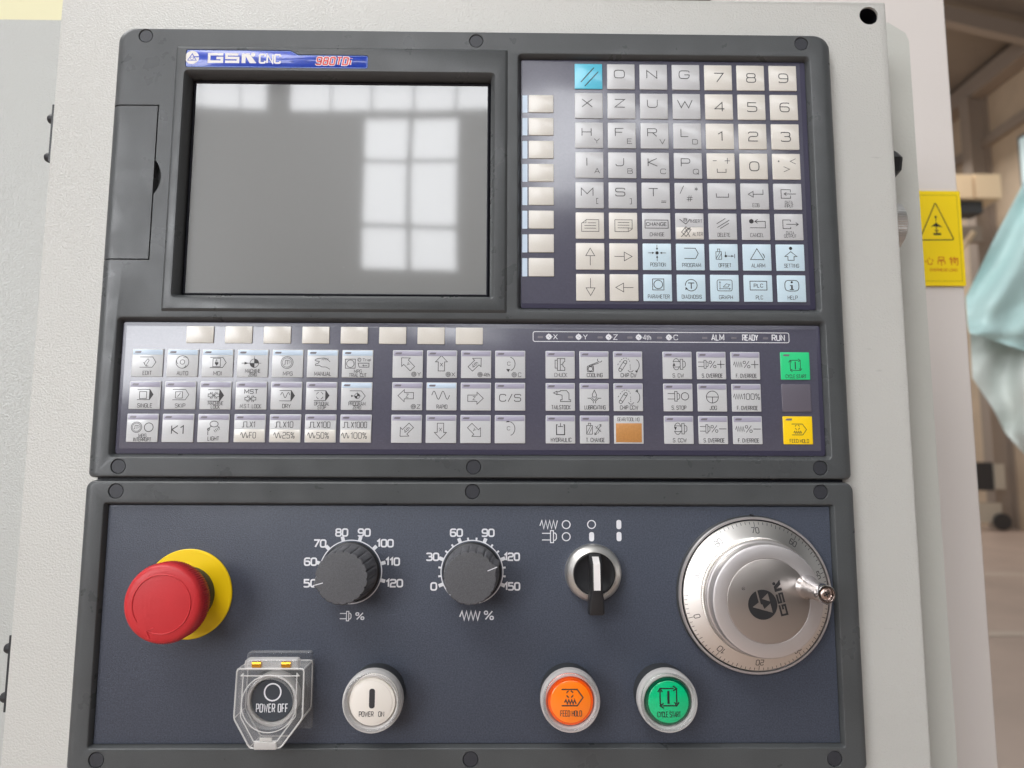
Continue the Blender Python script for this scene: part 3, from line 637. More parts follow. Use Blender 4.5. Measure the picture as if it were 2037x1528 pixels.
def f_cool(I): I.line(fillet([(-24, -24), (-2, -24), (-2, -4), (-24, -4)], True, 4, [1]*4), 2.2, True); I.ring(-13, -14, 8, 2.2); I.line([(-18, -2), (14, 10)], 2); I.line([(-10, -2), (16, 6)], 2); I.arc(20, 18, 8, 150, 340, 2.2); lab2('COOLING', 54)(I)
def f_chip(ccw):
    def f(I):
        I.line([(-32, -14), (-14, 14)], 2.0); I.line([(-22, -20), (-4, 8)], 2.0); I.ring(-27, -17, 5.5, 2); I.ring(-9, 11, 5.5, 2)
        for k in range(5): a = math.radians(150-32*k); I.line([(-9+16*math.cos(a), 11+14*math.sin(a)), (-9+16*math.cos(a-.3), 11+14*math.sin(a-.3))], 2)
        for k in range(2): I.line([(-36+7*k, 0+10*k), (-33+7*k, 5+10*k)], 2)
        for k in range(3): I.line([(8, 2-7*k), (8, -2-7*k)], 2)
        I.line([(0, -18), (5, -24), (14, -24), (19, -18)], 2); I.arc(26, 0, 14, -70, 75, 2.2, ry=20)
        if ccw: I.tri(24, 20, 200, 10, 5)
        else: I.tri(24, -20, 160, 10, 5)
        lab2('CHIP CCW' if ccw else 'CHIP CW', 62 if ccw else 54)(I)
    return f
def f_tail(I): I.line([(-24, 14), (-12, 20), (-12, 8)], 2, True); I.line([(-12, 17), (0, 20), (0, 22), (22, 22), (30, 12), (30, -10), (36, -10), (36, -16), (0, -16), (0, -10), (6, -10), (6, 6), (-12, 10)], 2.2); lab2('TAILSTOCK', 66)(I)
def f_lub(I): I.line(fillet([(0, 24), (8, 8), (6, 0), (-6, 0), (-8, 8)], True, 5, [0, 1, 1, 1, 1]), 2.2, True); I.line([(-24, -4), (-14, -4), (-4, -14), (-4, -22)], 2.2); I.line([(24, -4), (14, -4), (4, -14), (4, -22)], 2.2); I.line([(-10, 0), (0, -12), (10, 0)], 2.0); lab2('LUBRICATING', 72)(I)
def f_hyd(I): I.line([(-10, 16), (-14, 16), (-14, -18), (14, -18), (14, 16), (10, 16)], 3.2); I.line([(-9, 10), (9, 10)], 2.4); I.line([(0, 22), (0, 10)], 2.4); lab2('HYDRAULIC', 70)(I)
def f_tch(I): I.rect(-28, -16, -8, 14, 2); I.rect(-22, 14, -14, 22, 2); I.line([(-28, -14), (-14, 12)], 1.8); I.line([(-20, -14), (-8, 10)], 1.8); I.line([(2, -16), (22, 16)], 2); I.line([(2, 12), (22, -8)], 2); I.head(22, 18, 55, 8, 2); I.head(0, -18, 235, 8, 2); I.line([(4, 2), (12, 14)], 1.6); I.line([(10, -14), (20, 0)], 1.6); lab2('T. CHANGE', 64)(I)
def f_gear(I): I.text('GEAR/TOOL NO', -1, 36, 12, t=1.3, W=76)
def f_scw(ccw):
    def f(I):
        spindle(I, 10, 4, 1.0); I.arc(-4, 8, 11, 10, 170, 2, ry=16); I.arc(-4, 0, 11, 190, 350, 2, ry=16)
        if ccw: I.tri(-12, -2, 270, 12, 5)
        else: I.tri(-12, 10, 90, 12, 5)
        lab2('S. CCW' if ccw else 'S. CW', 46 if ccw else 38)(I)
    return f
def f_sstop(I): spindle(I, -12, 4, .95); I.ring(24, 4, 13, 2.4); lab2('S. STOP', 50)(I)
def f_so(sg):
    def f(I): spindle(I, -26, 4, .8, 1.9); I.text('%', 4, 4, 24, t=2.0, W=24); I.line([(20, 4), (46, 4)], 2.4); (I.line([(33, -10), (33, 18)], 2.4) if sg else None); lab2('S. OVERRIDE', 72)(I)
    return f
def f_fo(sg):
    def f(I):
        if sg == 2: zig(I, -46, -14, 4, 9, 2.2, 8); I.text('100%', 17, 4, 20, t=2.0, W=58)
        else: zig(I, -42, -12, 4, 9, 2.2, 8); I.text('%', 4, 4, 24, t=2.0, W=24); I.line([(20, 4), (46, 4)], 2.4); (I.line([(33, -10), (33, 18)], 2.4) if sg else None)
        lab2('F. OVERRIDE', 72)(I)
    return f
def f_jog(I): I.ring(0, 2, 21, 2.2); I.line([(-21, 2), (21, 2)], 2.2); I.line([(0, 2), (0, -19)], 2.2); lab2('JOG', 24)(I)
def cycle(I, s_=1.0, t=2.2, y=0):
    I.line([(-14*s_, y-16*s_), (-18*s_, y-12*s_), (-18*s_, y+16*s_)], t); I.line([(-18*s_, y+20*s_), (12*s_, y+20*s_)], t); I.line([(18*s_, y+20*s_), (18*s_, y-12*s_)], t); I.line([(18*s_, y-16*s_), (-12*s_, y-16*s_)], t)
    I.head(-18*s_, y+20*s_, 90, 9*s_, t); I.head(18*s_, y+20*s_, 0, 9*s_, t); I.head(18*s_, y-16*s_, 270, 9*s_, t); I.head(-18*s_, y-16*s_, 180, 9*s_, t); I.line([(0, y-12*s_), (0, y+15*s_)], t*1.7)
def f_cyc(I): cycle(I, 1, 2.2); I.text('CYCLE START', 1, -37, 12, t=1.6, W=72)
def hold(I, s_=1.0, t=2.2, y=2):
    I.line([(-22*s_, y+20*s_), (16*s_, y+20*s_), (30*s_, y+1*s_), (16*s_, y-18*s_), (-22*s_, y-18*s_)], t)
    for k in range(4): I.arc(-2*s_, y+9*s_, 8*s_, 20+90*k, 75+90*k, t)
    zig(I, -15*s_, 13*s_, y-9*s_, 4.5*s_, t, 8)
def f_hold(I): hold(I, 1); I.text('FEED HOLD', 3, -37, 12, t=1.6, W=66)
KA = [[(f_edit, 'EDIT'), (f_auto, 'AUTO'), (f_mdi, 'MDI'), (f_mz, 'MACHINE ZERO'), (f_mpg, 'MPG'), (f_man, 'MANUAL'), (f_trial, 'MPG TRIAL CUT')],
      [(f_single, 'SINGLE'), (f_skip, 'SKIP'), (f_ml, 'MACHINE LOCK'), (f_mst, 'M.S.T. LOCK'), (f_dry, 'DRY'), (f_ops, 'OPTIONAL STOP'), (f_pz, 'PROGRAM ZERO')],
      [(f_int, 'MPG INTERRUPT'), (f_k1, 'K1'), (f_light, 'LIGHT'), (f_x('X1', 20, 'F0', 24), 'X1 F0'), (f_x('X10', 38, '25%', 44), 'X10 25%'), (f_x('X100', 50, '50%', 46), 'X100 50%'), (f_x('X1000', 60, '100%', 60), 'X1000 100%')]]
KB = [[(arrow(135, 'Y', 'Y'), 'upper left arrow Y'), (arrow(90, 'X', 'X'), 'up arrow X'), (arrow(45, '4th', '4th'), 'upper right arrow 4th'), (f_c(False), 'clockwise C')],
      [(arrow(180, 'Z', 'Z'), 'left arrow Z'), (f_rapid, 'RAPID'), (arrow(0, 'Z'), 'right arrow Z'), (f_cs, 'C/S')],
      [(arrow(225, '4th'), 'lower left arrow 4th'), (arrow(270, 'X'), 'down arrow X'), (arrow(315, 'Y'), 'lower right arrow Y'), (f_c(True), 'anticlockwise C')]]
KC = [[(f_chuck, 'CHUCK'), (f_cool, 'COOLING'), (f_chip(False), 'CHIP CW')], [(f_tail, 'TAILSTOCK'), (f_lub, 'LUBRICATING'), (f_chip(True), 'CHIP CCW')], [(f_hyd, 'HYDRAULIC'), (f_tch, 'T. CHANGE'), (f_gear, 'GEAR/TOOL NO')]]
KD = [[(f_scw(False), 'S. CW'), (f_so(1), 'S. OVERRIDE plus'), (f_fo(1), 'F. OVERRIDE plus')], [(f_sstop, 'S. STOP'), (f_jog, 'JOG'), (f_fo(2), 'F. OVERRIDE 100%')], [(f_scw(True), 'S. CCW'), (f_so(0), 'S. OVERRIDE minus'), (f_fo(0), 'F. OVERRIDE minus')]]
for x0, px_, wd, KK in ((-190.1, 19.46, 17.3, KA), (-45.1, 19.1, 16.9, KB), (40.5, 19.0, 16.4, KC), (106.4, 19.2, 16.4, KD)):
    for j, row in enumerate(KK):
        for i, (fn, lab) in enumerate(row):
            x = x0+px_*i-(0.25*j if KK is KA and i < 3 else 0)
            two_tone = lab in ('X1 F0', 'X10 25%', 'X100 50%', 'X1000 100%')
            k = key(x, 71.6-18.13*j, wd, 15.6, 'k_pale', 'pale grey key marked '+lab)
            if fn is f_gear:
                b = newbm(); rbox(b, -7.2, -7.0, 7.2, 3.6, 0.2, 0, 0.09, 0.04, 1); mk('display_window', b, 'brown_window', k)
            else: led(k, wd, 15.6, blue=(KK is KA and j == 0) or lab in ('RAPID', 'PROGRAM ZERO'))
            if two_tone:
                b = newbm(); rbox(b, -wd/2+.45, -7.4, wd/2-.45, -0.6, 0.2, 0, 0.05, 0.02, 1); mk('cream_half', b, 'k_cream', k)
            I = Ink(0.07, 0, 0, Uk); fn(I); I.done('ink', k)
for (j, mt, fn, lab) in ((0, 'k_green', f_cyc, 'green key marked CYCLE START'), (1, 'k_blank', None, 'blank embossed key of film colour'), (2, 'k_yellow', f_hold, 'yellow key marked FEED HOLD')):
    k = key(173.0, 71.6-18.13*j, 16.4, 15.6, mt, lab)
    if fn: led(k, 16.4, 15.6, plain=True); I = Ink(0.05, 0, 0, Uk); fn(I); I.done('ink', k)
# status bar
I = Ink(ZS+0.1, 0, 0)
I.line(fillet([(33.5, 77.1), (178.5, 77.1), (178.5, 82.7), (33.5, 82.7)], True, 1.2, [1]*4), 0.4, True)
for x, ch, tx in ((42.4, 'X', 46.1), (59.2, 'Y', 63.0), (76.2, 'Z', 80.0), (93.2, '4th', 97.9), (110.3, 'C', 114.2)):
    I.ring(x, 79.8, 1.15, 0.9); I.poly([(x, 79.8)]+[(x+1.2*math.cos(PI/2*k/4), 79.8+1.2*math.sin(PI/2*k/4)) for k in range(5)]); I.poly([(x, 79.8)]+[(x+1.2*math.cos(PI+PI/2*k/4), 79.8+1.2*math.sin(PI+PI/2*k/4)) for k in range(5)]); I.line([(x, 77.9), (x, 81.8)], .3); I.line([(x-1.8, 79.8), (x+2.2, 79.8)], .3)
    I.text(ch, tx, 79.8, 2.7, t=0.36, W=2.2 if len(ch) == 1 else 4.2)
for s_, x, W_ in (('ALM', 138, 6.9), ('READY', 156.4, 8.6), ('RUN', 172.4, 7.0)): I.text(s_, x, 79.9, 3.1, t=0.55, W=W_)
U(I.done('ink_white', None, 'status_print'))
for x in (37.8, 54.8, 71.6, 88.4, 105.2, 130.8, 147.4, 165.4):
    b = newbm(); L = rrect(x-1.7, 79.0, x+1.3, 80.2, .3, 2); loft(b, [(L, ZS), (L, ZS+.1)], False, True); mku('indicator_window', b, 'led_off')

# ================================================================= lower operator panel
low = thing('operator_panel', 'lower charcoal-framed operator panel with blue-grey face plate', 'control panel', (0, -75, -10))
def Lw(o): o.parent = low; o.matrix_parent_inverse = Matrix.Translation(-low.location); return o
def mkl(name, bm, mt, **kw): return Lw(mk(name, bm, mt, None, **kw))
def ll(ins, iy=None): return xrect(-210, -151.6, 210, -1.1, (3, 3, 5, 5), 8, ins, ins if iy is None else iy)
LH = (-199.6, -140.4, 198.9, -12.6)
plugs_lo = [(-193, -6.9), (0.3, -6.7), (191.4, -6.4), (-194.0, -145.5), (0.6, -145.5), (192.4, -145.5)]
bm = newbm(); st = [(ll(1.0), -10), (ll(0), -9), (ll(0), -2.4)]
for k in range(1, 7):
    t = PI/2*k/6; st.append((ll(4.5*(1-math.cos(t)), 1.5*(1-math.cos(t))), -2.4+2.4*math.sin(t)))
loft(bm, st, True, False)
holed(bm, ll(4.5, 1.5), [rrect(*LH, 2, 5)]+[circ(x, y, 4.25) for x, y in plugs_lo], 0)
loft(bm, [(rrect(*LH, 2, 5), 0), (rrect(*LH, 2, 5, .25), -.05), (rrect(*LH, 2, 5, .48), -.18), (rrect(*LH, 2, 5, .65), -.42), (rrect(*LH, 2, 5, 1.7), -3.0), (rrect(*LH, 2, 5, 1.7), -5)], False, True)
for x, y in plugs_lo: loft(bm, [(circ(x, y, 4.25), 0), (circ(x, y, 4.05), -0.25), (circ(x, y, 4.05), -2.0)], False, True)
mkl('frame', bm, 'bezel', sharp=32)
for x, y in plugs_lo:
    b = newbm(); lathe(b, [(3.8, -1.9), (3.8, -0.65), (3.6, -0.45)], 32, x, y); mkl('screw_plug', b, 'plug')
ZP = -3.0
b = newbm(); box(b, -206, -1.05, -9.6, 206, 0.35, -5.0); mkl('seam_shade', b, 'gasket_and_seam_shade')  # black strip added in the seam, its colour stands for the shade there
b = newbm(); rbox(b, -197.7, -138.5, 197.0, -14.5, 0.5, -4.9, ZP, 0.3); mkl('face_plate', b, 'faceplate')
I = Ink(ZP+0.04, -65.4, -49.9)
def scale_ring(I, r, major, minor):
    I.arc(0, 0, r, -45, 225, .55, n=70); I.arc(0, 0, r, 225, 315, .55, n=24)
    for a in major: c, s_ = math.cos(math.radians(a)), math.sin(math.radians(a)); I.line([(c*(r+.2), s_*(r+.2)), (c*(r+2.6), s_*(r+2.6))], 1.9)
    for a in minor: c, s_ = math.cos(math.radians(a)), math.sin(math.radians(a)); I.line([(c*(r+.2), s_*(r+.2)), (c*(r+1.6), s_*(r+1.6))], 1.0)
dt = dict(t=.85, gap=.24)
scale_ring(I, 16.8, [-15+30*k for k in range(8)], [])
for s_, x, y in (('80', -5.4, 20.9), ('90', 6.8, 20.9), ('70', -17.1, 15), ('100', 18.3, 15.2), ('60', -21.8, 5.3), ('110', 22.6, 5.4), ('50', -21.6, -6.1), ('120', 23.8, -6.0)):
    I.text(s_, x, y, 3.7, W=6.3 if len(s_) == 2 else (8.6 if s_ != '110' else 7.2), **dt)
J = Ink(ZP+.05, -65.4-2.4, -73.2, 0.16*0.9); spindle(J, 6, 0, .95, 3.2); J.text('%', 56, 0, 24, t=4.2, W=30)
Lw(I.done('ink_white', None, 'dial_scale')); Lw(J.done('ink_white', None, 'dial_symbol'))
I = Ink(ZP+0.04, 0.3, -49.9); scale_ring(I, 16.8, [-22.5, 22.5, 67.5, 112.5, 157.5, 202.5], [-22.5+15*k for k in range(16) if k % 3])
for s_, x, y in (('60', -8.7, 20.9), ('90', 8.6, 20.9), ('30', -21.4, 8.0), ('120', 21.6, 8.1), ('0', -20.6, -7.7), ('150', 21.8, -7.6)):
    I.text(s_, x, y, 3.7, W=2.9 if len(s_) == 1 else (6.3 if len(s_) == 2 else 8.0), **dt)
J = Ink(ZP+.05, 0.0, -72.9, 0.16); zig(J, -38, 30, 0, 14, 4.5, 9); J.text('%', 60, 1, 27, t=4.2, W=30)
Lw(I.done('ink_white', None, 'dial_scale')); Lw(J.done('ink_white', None, 'dial_symbol'))
I = Ink(ZP+.04, 0, 0, 1)
zig(I, 37.2, 46.8, -24.5, 2.2, .55, 9)
for x, y in ((51.6, -24.5), (51.6, -31.0), (65.5, -24.4)): I.ring(x, y, 2.15, .55)
for x, y in ((65.5, -31), (80.5, -24.4), (80.5, -30.9)): I.poly(fillet([(x-1.35, y-2.5), (x+1.35, y-2.5), (x+1.35, y+2.5), (x-1.35, y+2.5)], True, 1.5, [1]*4))
J = Ink(ZP+.05, 43.0, -31.0, 0.155); spindle(J, 0, 0, 1.15, 3.2)
Lw(I.done('ink_white', None, 'switch_print')); Lw(J.done('ink_white', None, 'switch_symbol'))

# ---- emergency stop
es = thing('emergency_stop_button', 'red mushroom emergency stop button on a round yellow plate', 'emergency button', (-152.2, -61.6, ZP))
b = newbm(); lathe(b, [(23.7, 0), (23.7, 0.8), (23.3, 1.1)], 96, cap1=True); mk('yellow_plate', b, 'yellow', es)
b = newbm(); lathe(b, [(14.6, 1.1), (14.6, 6), (13.6, 7.5), (13.2, 11), (14.2, 13), (14.2, 17), (12, 19)], 64); mk('collar', b, 'collar', es)
def knurl(n, d): return lambda r, a, w: r+(d*abs(math.sin(n*a/2)) if 19.8 < w < 27.6 else 0)
b = newbm(); lathe(b, [(13, 17.2), (17.2, 18.2), (18.9, 19.2), (19.35, 20.0), (19.4, 23), (19.5, 27.4), (19.45, 28.6), (19.1, 29.6), (18.3, 30.4), (17.0, 30.9), (15.0, 31.15), (10, 31.5), (5, 31.7), (0.4, 31.75)], 360, mod=knurl(100, 0.55), cap0=True)
mk('mushroom_cap', b, 'red', es, sharp=50)
b = newbm(); P = []
for k in range(49): a = math.radians(215-300*k/48); P.append(pt(14.4*math.cos(a), 14.4*math.sin(a), 31.22))
tube(b, P, 0.00034, 8)
tube(b, [pt(1.2, -14.4, 31.2), pt(-2.5, -14.2, 31.2), pt(-6.6, -12.9, 31.25), pt(-3.2, -11.2, 31.4)], 0.00034, 8); tube(b, [pt(-6.6, -12.9, 31.25), pt(-5.0, -16.2, 30.95)], 0.00034, 8)
mk('turn_arrow', b, 'red', es)

# ---- override dials
def dial(loc, ang, label):
    t = thing('override_dial', label, 'knob', loc, 'fluted override dials on the operator panel')
    pa = math.radians(ang)
    b = newbm(); lathe(b, [(15.9, 0), (15.9, 1.2), (15.4, 1.8), (14.8, 2)], 72); mk('skirt', b, 'black', t)
    N = 20
    def fl(r, a, w):
        q = abs(math.sin(N*(a-pa)/2)); d = 0 if w < 4.5 else min(1, (w-4.5)/2)
        beak = max(0, 1-abs(((a-pa+PI) % (2*PI))-PI)/0.16)
        return r-0.75*d*(1-q)**3.0+beak*(1.6 if w > 2 else 0)
    b = newbm(); lathe(b, [(14.9, 1.9), (14.9, 4.4), (14.7, 5), (14.3, 10), (13.9, 20), (13.6, 22.2), (13.1, 22.9), (12.0, 23.0)], 480, mod=fl, cap0=True); mk('knob_body', b, 'knob', t, sharp=40)
    I = Ink(23.05, 0, 0, 1, pa); I.line([(9.6, 0), (14.9, 0)], 0.42); I.done('ink_white', t, 'pointer_line')
    return t
dial((-65.4, -49.9, ZP), 195, 'grey fluted dial set to 50, beside the red emergency button')
dial((0.3, -49.9, ZP), 22, 'grey fluted dial set between 120 and 150, beside the selector switch')

# ---- selector switch
se = thing('selector_switch', 'black lever selector switch with white pointer and silver ring', 'switch', (65.9, -49.9, ZP))
b = newbm(); lathe(b, [(15.2, 0), (15.3, 1), (15.2, 3.4), (14.95, 4.8), (14.5, 5.6), (13.2, 6.7), (11.6, 7.9), (11.3, 7.9), (11.2, 5)], 96, cap1=False); mk('silver_ring', b, 'satin', se)
b = newbm(); lathe(b, [(11.1, 4.5), (11.1, 7.6), (10.7, 7.9), (9.5, 7.0), (4, 6.4)], 64); mk('rotor', b, 'black', se)
b = newbm()
def lev(y, hw, w): return [(-hw, y, w), (hw, y, w)]
secs = [(10.6, 3.2, 2.9, 8.8, 9.6), (8.6, 3.1, 2.4, 8, 13.6), (6.2, 3.0, 2.2, 7.5, 17.4), (-6, 2.9, 2.2, 7.2, 18.6), (-9.5, 3.3, 2.5, 7.2, 18.2), (-12, 3.9, 3.0, 9.5, 17.6), (-19.0, 4.1, 3.5, 9.8, 16.5), (-19.8, 3.8, 3.2, 10.3, 15.9)]
prev = None
for (y, hb, ht, wb, wt) in secs:
    V = [b.verts.new(pt(x, y, w)) for x, w in ((-hb, wb), (hb, wb), (hb, wt-1.2), (ht+.1, wt-.2), (ht-.5, wt), (-ht+.5, wt), (-ht-.1, wt-.2), (-hb, wt-1.2))]
    if prev: strip(b, prev, V)
    else: b.faces.new(V[::-1])
    prev = V
b.faces.new(prev); mk('lever', b, 'black', se, sharp=28)
b = newbm(); pr = None
for y, w in ((9.6, 12.0), (6.3, 17.45), (0, 18.1), (-6, 18.68), (-6.8, 18.6)):
    V = [b.verts.new(pt(x, y, w+dw)) for x, dw in ((-1.75, -0.8), (1.75, -0.8), (1.75, .12), (-1.75, .12))]
    if pr: strip(b, pr, V)
    else: b.faces.new(V[::-1])
    pr = V
b.faces.new(pr); mk('pointer_insert', b, 'pointer', se)

# ---- handwheel
hw = thing('pulse_handwheel', 'large silver pulse handwheel with numbered dial ring and crank pin', 'handwheel', (153.1, -61.2, ZP))
b = newbm(); lathe(b, [(42.0, 0), (42.0, 1.2), (41.4, 1.8)], 128); mk('base_ring', b, 'collar', hw)
b = newbm(); lathe(b, [(40.0, 2.0), (41.3, 2.2), (41.4, 3.8), (41.0, 4.4), (40.1, 4.4), (39.9, 3.6)], 160, cap1=False); mk('outer_rim', b, 'alu_top', hw)
b = newbm(); lathe(b, [(39.95, 1.9), (39.5, 3.4)], 128, cap1=True); mk('rim_gap', b, 'dark_void', hw)
b = newbm(); lathe(b, [(39.2, 2), (39.3, 4.4), (39.0, 4.8), (31.0, 8.4), (30.5, 8.6)], 160); mk('dial_ring', b, 'alu', hw, sharp=25)
b = newbm(); lathe(b, [(30.3, 8.4), (30.6, 9.2), (30.6, 13.2), (30.2, 14)], 720, mod=lambda r, a, w: r-(0.45 if (int(a/(2*PI)*720+.5) % 4) < 2 and 9 < w < 13.5 else 0)); mk('knurled_band', b, 'alu', hw, sharp=25)
b = newbm(); lathe(b, [(30.0, 13.8), (29.6, 15.4), (28.9, 16.0), (28.9, 21.5), (28.4, 22.6), (27.4, 23.0), (21.6, 23.05), (21.4, 22.8)], 160); mk('wheel_body', b, 'alu_top', hw, sharp=25)
b = newbm(); lathe(b, [(21.2, 22.4), (21.2, 23.1), (20.9, 23.25)], 128); disc = mk('face_disc', b, 'plate', hw)
# radial scale, engraved numbers (every 36 degrees)
I = Ink(0, 0, 0, 1)
def cone_w(r): return 4.8+(39.0-r)*(3.6/8.0)+0.05
def cline(I, P, t):
    z = I.z; I.line(P, t)
for k in range(100):
    a = math.radians(198+3.6*k); c, s_ = math.cos(a), math.sin(a); L_ = 2.6 if k % 10 == 0 else (2.0 if k % 5 == 0 else 1.4)
    I.line([(c*(38.8-L_), s_*(38.8-L_)), (c*38.8, s_*38.8)], .26)
for k in range(10):
    a = 198-36*k; n = str(k*10 if True else 0); r = 34.4; ra = math.radians(a)
    n = '0' if k == 0 else str((100-10*k) % 100) if False else str(10*((10-k) % 10))
    I.text(n, r*math.cos(ra), r*math.sin(ra), 2.9, t=.36, W=1.7 if n == '0' else 3.9, rot=ra-PI/2, gap=.25)
for v_ in I.bm.verts:
    r = math.hypot(v_.co.x, v_.co.z)*1000; v_.co.y = -(cone_w(r)+I.z*0)/1000
I.done('ink', hw, 'scale_engraving')
# emblem on the face disc: drawn upright, then turned
R0 = math.radians(103)
I = Ink(23.28, 0, 0, 1, R0)
I.k = 1.0
E_ = Ink(23.28, 0, 0, 1, R0)
cxe, cye = -1.0, 3.4
E_.disc(cxe, cye, 7.5, 40)
G2 = Ink(23.27, 0, 0, 1, R0); G2.cx, G2.cy = E_.T(0, -6.3); G2.k = 0.56; gsk(G2, 1.75)
E_.done('ink_dark', disc, 'emblem'); G2.done('ink_dark', disc, 'emblem_lettering')
E2 = Ink(23.30, 0, 0, 1, R0); E2.cx, E2.cy = E_.T(cxe, cye)
E2.poly([(0, 5.4), (-5.0, -4.0), (-0.2, -4.0), (-2.2, -0.3), (0.3, 0.2), (0.3, 0.9), (7.4, 0.9), (7.4, 1.7), (1.6, 1.7)]); E2.poly([(0.8, -4.0), (5.0, -4.0), (2.9, -0.3)])
E2.done('plate', disc, 'emblem_triangle')
RM = Ink(23.27, 0, 0, 1, R0); RM.cx, RM.cy = E_.T(9.0, 11.0); RM.ring(0, 0, .75, .15); RM.text('R', 0, 0, .9, t=.15, W=.6); RM.done('ink', disc, 'registered_mark')
# crank pin: tapered chrome handle
hp = pt(20.3, 7.0, 0)
b = newbm(); lathe(b, [(6.1, 22.9), (6.1, 23.6), (5.3, 25.0), (4.9, 27), (4.7, 34), (4.6, 41), (4.45, 45.4), (4.2, 45.8), (3.6, 45.8), (3.3, 45.3), (3.3, 43.6)], 64, 20.3, 7.0); crank = mk('crank_pin', b, 'chrome', hw)
b = newbm(); lathe(b, [(2.8, 43.4), (2.8, 44.9), (2.3, 45.4), (1.2, 45.6)], 32, 20.3, 7.0); sw = mk('screw', b, 'screwm', crank)
I = Ink(45.63, 20.3, 7.0, 1, .4); I.line([(-1.5, 0), (1.5, 0)], .5); I.line([(0, -1.5), (0, 1.5)], .5); I.done('ink_dark', crank, 'screw_slot')
b = newbm(); box(b, -0.35, 41.45, 0.5, 0.35, 42.6, 4.3); mk('index_mark', b, 'black', hw)

# ---- illuminated push buttons
def pbutton(loc, label, lens, rimm, icon, ink):
    t = thing('push_button', label, 'push button', loc, 'round push buttons in clear guard rings')
    b = newbm(); lathe(b, [(14.9, 0), (14.9, 9.5), (14.5, 10)], 72); mk('base', b, 'collar' if rimm != 'frost' else 'collar', t)
    b = newbm(); lathe(b, [(12.1, 10.1), (15.0, 10.1), (15.3, 10.8), (15.1, 11.6), (15.4, 12.4), (15.2, 13.4), (15.4, 14.2), (15.2, 16.4), (14.7, 18.4), (14.1, 19.0), (13.3, 18.9), (12.7, 18.2), (12.4, 16), (12.2, 11)], 96, cap1=False)
    bm_ = b; mk('guard_ring', b, 'ring_clear', t, sharp=60)
    b = newbm(); lathe(b, [(12.3, 10.0), (12.3, 10.6), (11.9, 11), (11.85, 15.8), (11.5, 16.7), (10.4, 17.0)], 72); cap_ = mk('button_cap', b, rimm, t)
    b = newbm(); lathe(b, [(10.3, 16.8), (10.3, 17.25), (10.0, 17.4)], 72); f = mk('lens_face', b, lens, cap_)
    I = Ink(17.45, 0, 0, 0.21); icon(I); I.done(ink, cap_, 'legend')
    return t
def b_on(I): I.poly(fillet([(-7, -14), (7, -14), (7, 32), (-7, 32)], True, 7, [1]*4)); I.text('POWER', -13, -27, 11, t=1.6, W=34); I.text('ON', 23, -27, 11, t=1.6, W=13)
def b_hold(I): hold(I, 1.0, 3.0, 9); I.text('FEED HOLD', 1, -27, 12.5, t=1.7, W=51)
def b_cyc(I): cycle(I, 1.12, 3.2, 9); I.text('CYCLE START', 1, -29, 12, t=1.6, W=56)
pbutton((-49.2, -112.4, ZP), 'white POWER ON push button in a clear ring', 'lens_white', 'lens_white', b_on, 'ink')
pbutton((51.9, -112.2, ZP), 'orange FEED HOLD push button in a clear ring', 'lens_orange', 'orange_rim', b_hold, 'ink')
pbutton((101.9, -112.3, ZP), 'green CYCLE START push button in a clear ring, below the handwheel', 'lens_green', 'green_rim', b_cyc, 'ink_dark')

# ---- guarded power-off button
po = thing('guarded_power_off_button', 'dark POWER OFF push button under a clear hinged cover', 'push button', (-100.9, -112.4, ZP))
b = newbm(); lathe(b, [(14.6, 0), (14.6, 5.5), (14.2, 6)], 72); mk('base', b, 'collar', po)
b = newbm(); lathe(b, [(12.1, 6.1), (12.9, 6.1), (13.0, 13.4), (12.6, 14), (11.3, 14.1), (11.0, 13.4), (10.9, 8)], 96, cap1=False); mk('frosted_ring', b, 'frost', po)
b = newbm(); lathe(b, [(10.8, 6), (10.8, 12.6), (10.4, 13.1)], 72); dk = mk('button_face', b, 'lens_dark', po)
I = Ink(13.16, 0, 0, .21); I.ring(0, 18, 20, 3.4); I.text('POWER OFF', 0, -19, 18.5, t=2.1, W=76, gap=.45); I.done('ink_white', dk, 'legend')
OUT = [(-9.0, -21.8), (6.4, -21.8), (17.0, -7.4), (16.9, 16.6), (-17.0, 16.6), (-17.6, -7.6)]
OUTF = fillet(OUT, True, 1.6, [1]*6, 3)
b = newbm()
loft(b, [(offs(OUTF, 1.3), 1.0), (OUTF, 1.0), (OUTF, 17.4), (offs(OUTF, .5), 18.2), (offs(OUTF, 2.2), 18.2)], False, False)
hole_ = circ(0, -0.3, 13.9, 48)
holed(b, offs(OUTF, 2.2), [hole_], 18.2); loft(b, [(hole_, 18.2), (circ(0, -.3, 13.9, 48), 19.2), (circ(0, -.3, 13.3, 48), 19.5), (circ(0, -.3, 12.2, 48), 19.5), (circ(0, -.3, 11.9, 48), 18.6), (circ(0, -.3, 11.9, 48), 15.6), (circ(0, -.3, 13.0, 48), 15.2), (circ(0, -.3, 13.4, 48), 16.6)], False, False)
holed(b, offs(OUTF, 1.3), [circ(0, -.3, 13.4, 48)], 16.6); loft(b, [(offs(OUTF, 1.3), 16.6), (offs(OUTF, 1.3), 1.0)], False, False)
mk('clear_cover', b, 'acrylic', po, sharp=40)
b = newbm(); rbox(b, -16.6, 16.9, 16.8, 21.4, 1.0, 0, 5.0, .5, cap0=True); box(b, -16.6, -18, 0.05, 17.8, 16.8, 1.0); mk('clear_base', b, 'acrylic', po, sharp=40)
b = newbm(); rbox(b, -13.8, 15.9, 13.6, 21.0, 1.6, 12.2, 17.6, 1.2, cap0=True); mk('hinge_barrel', b, 'ring_clear', po, sharp=40)
for x in (-7.4, 7.6):
    b = newbm(); tube(b, [pt(x-2.2, 18.5, 16.9), pt(x+2.3, 18.5, 16.9)], .0017, 12); mk('brass_pin', b, 'brass', po)
b = newbm()      # pale tubes added along the cover's moulded edges, glints put into their colour
